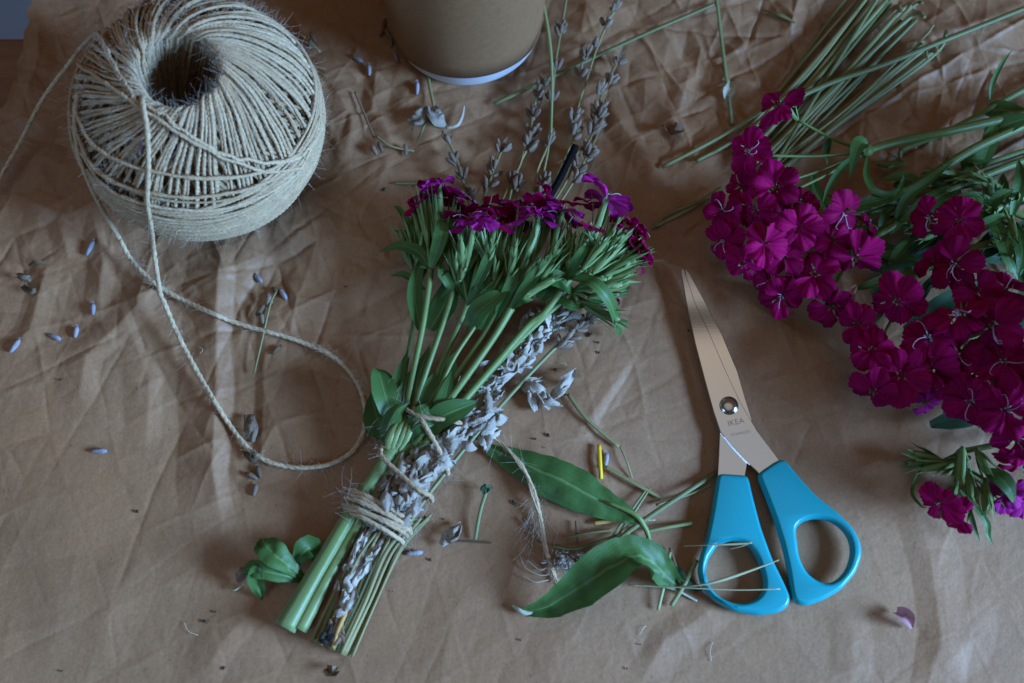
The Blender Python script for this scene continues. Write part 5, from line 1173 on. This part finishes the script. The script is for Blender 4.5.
# grasses over the handle
for pts, r, lab in [([(628, 585, 0.003), (670, 587, 0.006), (700, 585, 0.011), (725, 579, 0.0125), (752, 570, 0.0125), (779, 560, 0.0125)], [0.0003, 0.0004, 0.0004, 0.0009, 0.0006, 0.0002], 'straw grass with a pale seed head lying over the left scissor loop'),
                    ([(640, 585, 0.004), (690, 588, 0.010), (738, 590, 0.0118), (780, 589, 0.0118)], 0.0003, 'hair-thin straw across the lower part of the left scissor loop'),
                    ([(682, 546, 0.006), (712, 545, 0.0115), (735, 544, 0.0118), (752, 543, 0.0118)], [0.0002, 0.0003, 0.0006, 0.0003], 'hair-thin straw across the top of the left scissor loop')]:
    stalk('grass_straw', pts, r, lab, 'straw', None, 'straw', flat=0.8, n=30)
stalk('grass_straw', [(730, 549, 0.010), (742, 546, 0.0118), (752, 542, 0.0118)], 0.0003, 'tiny straw end forking at the top of the left scissor loop', 'straw', None, 'straw')
# grey tuft
h = MB(); g = np.random.default_rng(5)
for _ in range(34):
    x, y, z = 568+g.normal()*9, 561+g.normal()*5, 0.002+0.003*g.random(); a = g.random()*6.28; l = g.uniform(3, 7)
    q = [(x+math.cos(a+t*1.6)*l*t+g.normal()*0.6, y+math.sin(a+t*1.6)*l*t*0.7, z+0.0015*math.sin(t*3)) for t in (-1, -0.4, 0.2, 0.7, 1)]
    tube(h, PL(q), [0.00012, 0.0003, 0.0002], n=14, k=4)
for _ in range(26):
    x, y = 567+g.normal()*8, 561+g.normal()*4; a = g.random()*6.28
    leaf(h, PL([(x-4*math.cos(a), y-3*math.sin(a), 0.002), (x, y, 0.005), (x+4*math.cos(a), y+3*math.sin(a), 0.003)]), [0.0004, 0.0011, 0.0003], n=8, m=5, crinkle=0.0018, roll=g.normal())
tag(obj('dried_tuft', h, M['sage']), 'tangled grey dried tuft beside the frayed end of the twine scrap', 'dried plant')
h = MB()
for pts in ([(520, 556), (526, 568), (540, 575), (552, 574)], [(522, 575), (535, 582), (548, 580)], [(527, 560), (540, 570), (548, 566)]):
    tube(h, PL([(*q, 0.0015) for q in pts]), 0.00022, n=20, k=4)
tag(obj('loose_fibre', h, M['fuzz']), 'fine loose fibres curling left of the frayed twine end', 'fibre')

# ------------------------------------------------------------------ scattered lavender buds
def loose_bud(px, py, ang, L, label, m='lav_blue', r=0.0014, group=None):
    c = P(px, py, 0.0012); a = math.radians(ang)
    b = MB(); bud(b, c, (math.cos(a), math.sin(a), 0.05), L, r)
    tip = c+np.array([math.cos(a), math.sin(a), 0])*L*0.5
    for k in range(3): leaf(b, [tip, tip+np.array([math.cos(a+0.5*(k-1)), math.sin(a+0.5*(k-1)), 0.2])*0.0012], [0.0005, 0.0002], n=3, m=3)
    return tag(obj('lavender_bud', b, M[m]), label, 'bud', group)
GB = 'loose lavender buds strewn on the paper'
for px, py, an, L, lab in [(90, 248, 70, 0.0085, 'blue lavender bud with a brown tip, just below the left of the twine ball'), (93, 309, 95, 0.006, 'bright blue lavender bud beside the left twine strand'),
   (76, 332, 85, 0.0058, 'slim grey-blue lavender bud, middle one of the three above the left crease'), (55, 337, -25, 0.0068, 'pale lavender bud lying on its side between two others on the left'),
   (15, 346, 60, 0.0075, 'violet lavender bud nearest the left edge of the photo'), (99, 451, 0, 0.0078, 'pale blue lavender bud lying level by itself on the left'),
   (357, 59, -30, 0.007, 'pale lavender bud left of the tub, upper one of a touching pair'), (369, 70, 95, 0.0065, 'blue lavender bud left of the tub, lower one of a touching pair'),
   (396, 57, 110, 0.006, 'lavender bud close to the left end of the white tub rim'), (417, 88, 90, 0.0075, 'blue-violet lavender bud below the white tub rim'),
   (414, 553, 5, 0.008, 'violet lavender bud right of the twine binding'), (606, 460, 80, 0.007, 'grey-white lavender bud beside the yellow sliver'),
   (258, 278, -50, 0.0065, 'lavender bud above the dried sprig left of the bouquet'), (283, 294, -55, 0.0068, 'lavender bud right of the dried sprig left of the bouquet'), (275, 290, -40, 0.004, 'tiny brown lavender bud between two buds above the dried sprig'),
   (276, 350, 50, 0.005, 'brownish lavender bud below the twine beside the dried sprig'), (143, 146, 100, 0.0075, 'blue lavender bud')]:
    if px == 143: continue
    loose_bud(px, py, an, L, lab, 'lav_blue' if 'brown' not in lab[:12] else 'husk', group=GB)
for px, py, an in [(252, 476, 150), (259, 472, 110), (255, 490, 80)]:
    loose_bud(px, py, an, 0.0058, 'grey lavender bud in the little cluster of three below the twine loop', 'lav', group='three buds below the twine loop')
for px, py, an in [(384, 24, 80), (388, 34, 120), (382, 32, 60), (391, 42, 95)]:
    loose_bud(px, py, an, 0.0055, 'dark purple lavender bud in the cluster by the left side of the tub', 'lav', group='buds by the tub')
c = ball_pt(1.0, -2.2, 0.003); b = MB(); bud(b, Pz(141, 147, 0.094), (0.1, 1, 0.2), 0.0075, 0.0013); tag(obj('lavender_bud', b, M['lav_blue']), 'blue lavender bud caught on top of the twine ball beside the loose strand', 'bud')
# sprigs with buds
def sprig(path, whorls, label, stemm='stalk', matb='lav', z=0.003, r=0.0006):
    sp = P(*path[0], 0); root = empty('dried_sprig', sp, label, 'sprig')
    b = MB(); tube(b, PL([(*q, z) for q in path]), r, n=18, k=6); obj('stem', b, M[stemm], root)
    for (x, y, n) in whorls:
        bb = MB()
        for k in range(n):
            a = rng.random()*2*PI; bud(bb, P(x+rng.normal()*1.5, y+rng.normal()*1.5, z), (math.cos(a)*0.6, 1+0.3*math.sin(a), 0.2), 0.006, 0.0014)
        obj('bud', bb, M[matb], root)
sprig([(254, 374), (262, 340), (270, 305), (276, 292)], [(268, 300, 2), (260, 310, 2), (264, 318, 1)], 'dried lavender sprig lying across the twine left of the bouquet')
sprig([(376, 136), (388, 145), (402, 149), (414, 151)], [(373, 148, 1), (381, 146, 1), (404, 150, 1)], 'dried twig with two grey buds left of the shrivelled grey leaf')
sprig([(300, 34), (310, 42), (320, 52)], [(312, 36, 1), (308, 46, 1)], 'small straw-coloured sprig with a bud right of the twine ball', 'straw')
b = MB()
leaf(b, PL([(249, 414, 0.003), (250, 428, 0.006), (250, 442, 0.003)]), [0.002, 0.0042, 0.003], curl=-0.5, n=14, m=9, crinkle=0.003)
leaf(b, PL([(246, 448, 0.002), (252, 456, 0.005), (256, 452, 0.003)]), [0.0015, 0.0035, 0.002], curl=-0.4, n=12, m=9, crinkle=0.003)
tag(obj('dried_husk', b, M['lav']), 'grey dried husk under the loose twine loop', 'husk')
b = MB()
leaf(b, PL([(17, 275, 0.002), (26, 277, 0.005), (32, 279, 0.003)]), [0.0012, 0.0024, 0.0010], curl=-0.5, n=10, m=7, crinkle=0.003)
leaf(b, PL([(22, 284, 0.002), (29, 290, 0.004), (36, 290, 0.002)]), [0.0012, 0.0020, 0.0006], curl=-0.5, n=10, m=7, crinkle=0.003)
tag(obj('dried_husk', b, M['lav']), 'torn grey dried husk near the left edge of the photo', 'husk')
b = MB(); leaf(b, PL([(28, 266, 0.001), (36, 262, 0.003), (46, 264, 0.001)]), [0.0006, 0.0011, 0.0004], n=8, m=5, crinkle=0.001); tag(obj('dried_husk', b, M['husk']), 'brown curved husk just above the torn grey husk at the left', 'husk')
b = MB(); leaf(b, PL([(666, 128, 0.001), (674, 131, 0.004), (684, 131, 0.002)]), [0.0018, 0.0040, 0.0022], curl=0.7, n=12, m=9, crinkle=0.003); tag(obj('dried_husk', b, M['husk']), 'curled brown leaf on creased paper left of the magenta blooms', 'husk')
b = MB(); leaf(b, PL([(731, 82, 0.001), (729, 92, 0.004), (726, 101, 0.001)]), [0.0012, 0.0034, 0.0012], curl=0.4, n=12, m=7, crinkle=0.001); tag(obj('white_petal', b, M['paleplant']), 'white petal under the straight green stalk near the top', 'petal')
b = MB(); leaf(b, PL([(896, 612, 0.002), (905, 618, 0.005), (912, 628, 0.002)]), [0.0016, 0.0034, 0.0006], curl=0.9, n=12, m=9, crinkle=0.001)
o = tag(obj('curled_petal', b, mat('pink_petal', (0.42, 0.20, 0.22), 0.6, 0.2, col2=(0.50, 0.36, 0.22), trans=0.2)), 'single curled pink petal on bare paper at the lower right', 'petal')
# crumbs
g = np.random.default_rng(17)
spots = [(137, 512), (132, 650), (62, 672), (108, 670), (331, 672), (445, 602), (393, 590), (269, 606), (442, 518), (470, 505), (514, 505), (563, 513), (600, 352), (606, 348), (555, 370), (582, 384), (598, 345), (567, 448), (566, 396), (520, 440), (549, 434),
  (545, 445), (535, 438), (552, 446), (562, 508), (552, 518), (215, 612), (183, 646), (225, 667), (380, 402), (375, 430), (405, 598), (362, 598), (366, 632), (628, 668), (150, 455), (60, 380), (48, 395), (384, 190), (330, 255), (345, 285), (270, 340), (590, 335), (625, 420), (560, 462), (500, 500), (430, 560), (400, 610), (690, 330), (715, 610), (640, 645), (480, 640), (520, 640), (300, 660)]
for x, y in spots[::2]+[(206, 620), (545, 445), (362, 598)]:
    b = MB(); s = g.uniform(0.0003, 0.0009); p = P(x+g.normal(), y+g.normal(), 0.0006); a = g.random()*6
    d = np.array([math.cos(a), math.sin(a), 0.1])*s*g.uniform(0.8, 2.0)
    tube(b, [p-d, p+[0, 0, s*0.3], p+d], [s*0.4, s, s*0.35], n=5, k=5)
    tag(obj('plant_crumb', b, M['crumb'], None, False), 'tiny dark plant crumb scattered on the brown paper', 'crumb', 'dark crumbs strewn over the paper')
b = MB(); leaf(b, PL([(326, 668, 0.002), (332, 672, 0.005), (338, 668, 0.002)]), [0.0012, 0.0028, 0.001], n=8, m=7, crinkle=0.002, curl=0.5); tag(obj('dried_husk', b, M['husk']), 'brown curled husk below the cut ends of the bouquet', 'husk')
b = MB()
for k in range(9):
    p = PL([(g.uniform(60, 1000), g.uniform(260, 670), 0.0006)])[0]; a = g.random()*6; l = g.uniform(0.004, 0.012)
    b = MB(); tube(b, [p, p+np.array([math.cos(a), math.sin(a), 0.05])*l*0.5+[0.001, 0, 0.0005], p+np.array([math.cos(a+0.5), math.sin(a+0.5), 0])*l], 0.00013, n=10, k=4)
    tag(obj('loose_fibre', b, M['fuzz']), 'single hair-fine pale fibre lying on the open paper', 'fibre', 'stray fibres on the paper')

# ------------------------------------------------------------------ camera, light, world
cd = bpy.data.cameras.new('camera'); co = bpy.data.objects.new('camera', cd); COL.objects.link(co)
co.location = CAM; co.rotation_euler = (TH, 0, 0)
cd.sensor_width = 36; cd.lens = 36*FPX/1024; cd.clip_start = 0.02; cd.clip_end = 30
cd.dof.use_dof = True; cd.dof.focus_distance = 0.612; cd.dof.aperture_fstop = 6.3
SC.camera = co

def area(name, loc, target, size, sizey, power, col, spread=180):
    l = bpy.data.lights.new(name, 'AREA'); l.shape = 'RECTANGLE'; l.size = size; l.size_y = sizey; l.energy = power; l.color = col; l.spread = math.radians(spread)
    o = bpy.data.objects.new(name, l); COL.objects.link(o); o.location = loc
    o.rotation_euler = (Vector(target)-Vector(loc)).to_track_quat('-Z', 'Y').to_euler(); return o
area('window_light', (1.30, -0.46, 0.60), (-0.05, -0.20, 0), 0.55, 0.46, 9.6, (0.325, 0.645, 1.22), 66)
area('side_window_light', (-0.85, -0.75, 0.55), (-0.30, -0.12, 0), 0.5, 0.4, 0.6, (0.30, 0.64, 1.20), 70)

w = bpy.data.worlds.new('World'); SC.world = w; w.use_nodes = True
N = w.node_tree.nodes; L = w.node_tree.links; bg = N['Background']
tc = N.new('ShaderNodeTexCoord'); sx = N.new('ShaderNodeSeparateXYZ'); L.new(tc.outputs['Generated'], sx.inputs['Vector'])
cr = N.new('ShaderNodeValToRGB'); mr = N.new('ShaderNodeMapRange'); mr.inputs['From Min'].default_value = -1; L.new(sx.outputs['Y'], mr.inputs['Value']); L.new(mr.outputs['Result'], cr.inputs['Fac'])
cr.color_ramp.elements[0].color = (0.036, 0.043, 0.054, 1); cr.color_ramp.elements[1].color = (0.088, 0.052, 0.028, 1)
cz = N.new('ShaderNodeValToRGB'); L.new(sx.outputs['Z'], cz.inputs['Fac'])       # the pale ceiling overhead
cz.color_ramp.elements[0].position = 0.84; cz.color_ramp.elements[0].color = (0, 0, 0, 1)
cz.color_ramp.elements[1].position = 0.95; cz.color_ramp.elements[1].color = (0.335, 0.270, 0.210, 1)
am = N.new('ShaderNodeMix'); am.data_type = 'RGBA'; am.blend_type = 'ADD'; am.inputs['Factor'].default_value = 1
cy = N.new('ShaderNodeValToRGB'); L.new(sx.outputs['Y'], cy.inputs['Fac'])  # bright and dark bands added across the ceiling for the blades to reflect
el = cy.color_ramp.elements
el[0].position = 0.0; el[0].color = (0.95, 0.98, 1.0, 1); el[1].position = 0.265; el[1].color = (0.92, 1.24, 1.72, 1)
for p_, c_ in ((0.300, (1.26, 1.40, 1.58, 1)), (0.332, (1.52, 1.60, 1.66, 1)), (0.343, (1.30, 1.40, 1.54, 1)), (0.350, (0.16, 0.22, 0.26, 1)), (0.363, (0.18, 0.25, 0.29, 1)), (0.369, (1.5, 1.7, 2.0, 1)), (0.381, (1.15, 1.32, 1.6, 1)), (0.388, (0.35, 0.38, 0.44, 1)), (0.42, (0.5, 0.48, 0.45, 1))):
    e_ = el.new(p_); e_.color = c_
cm = N.new('ShaderNodeMix'); cm.data_type = 'RGBA'; cm.blend_type = 'MULTIPLY'; cm.inputs['Factor'].default_value = 1
L.new(cz.outputs['Color'], cm.inputs['A']); L.new(cy.outputs['Color'], cm.inputs['B'])
L.new(cr.outputs['Color'], am.inputs['A']); L.new(cm.outputs['Result'], am.inputs['B'])
L.new(am.outputs['Result'], bg.inputs['Color']); bg.inputs['Strength'].default_value = 1.0
SC.view_settings.view_transform = 'Standard'; SC.view_settings.look = 'None'; SC.view_settings.exposure = 0.0; SC.view_settings.gamma = 1.0
SC.render.engine = 'CYCLES'
try: SC.cycles.use_denoising = True
except Exception: pass
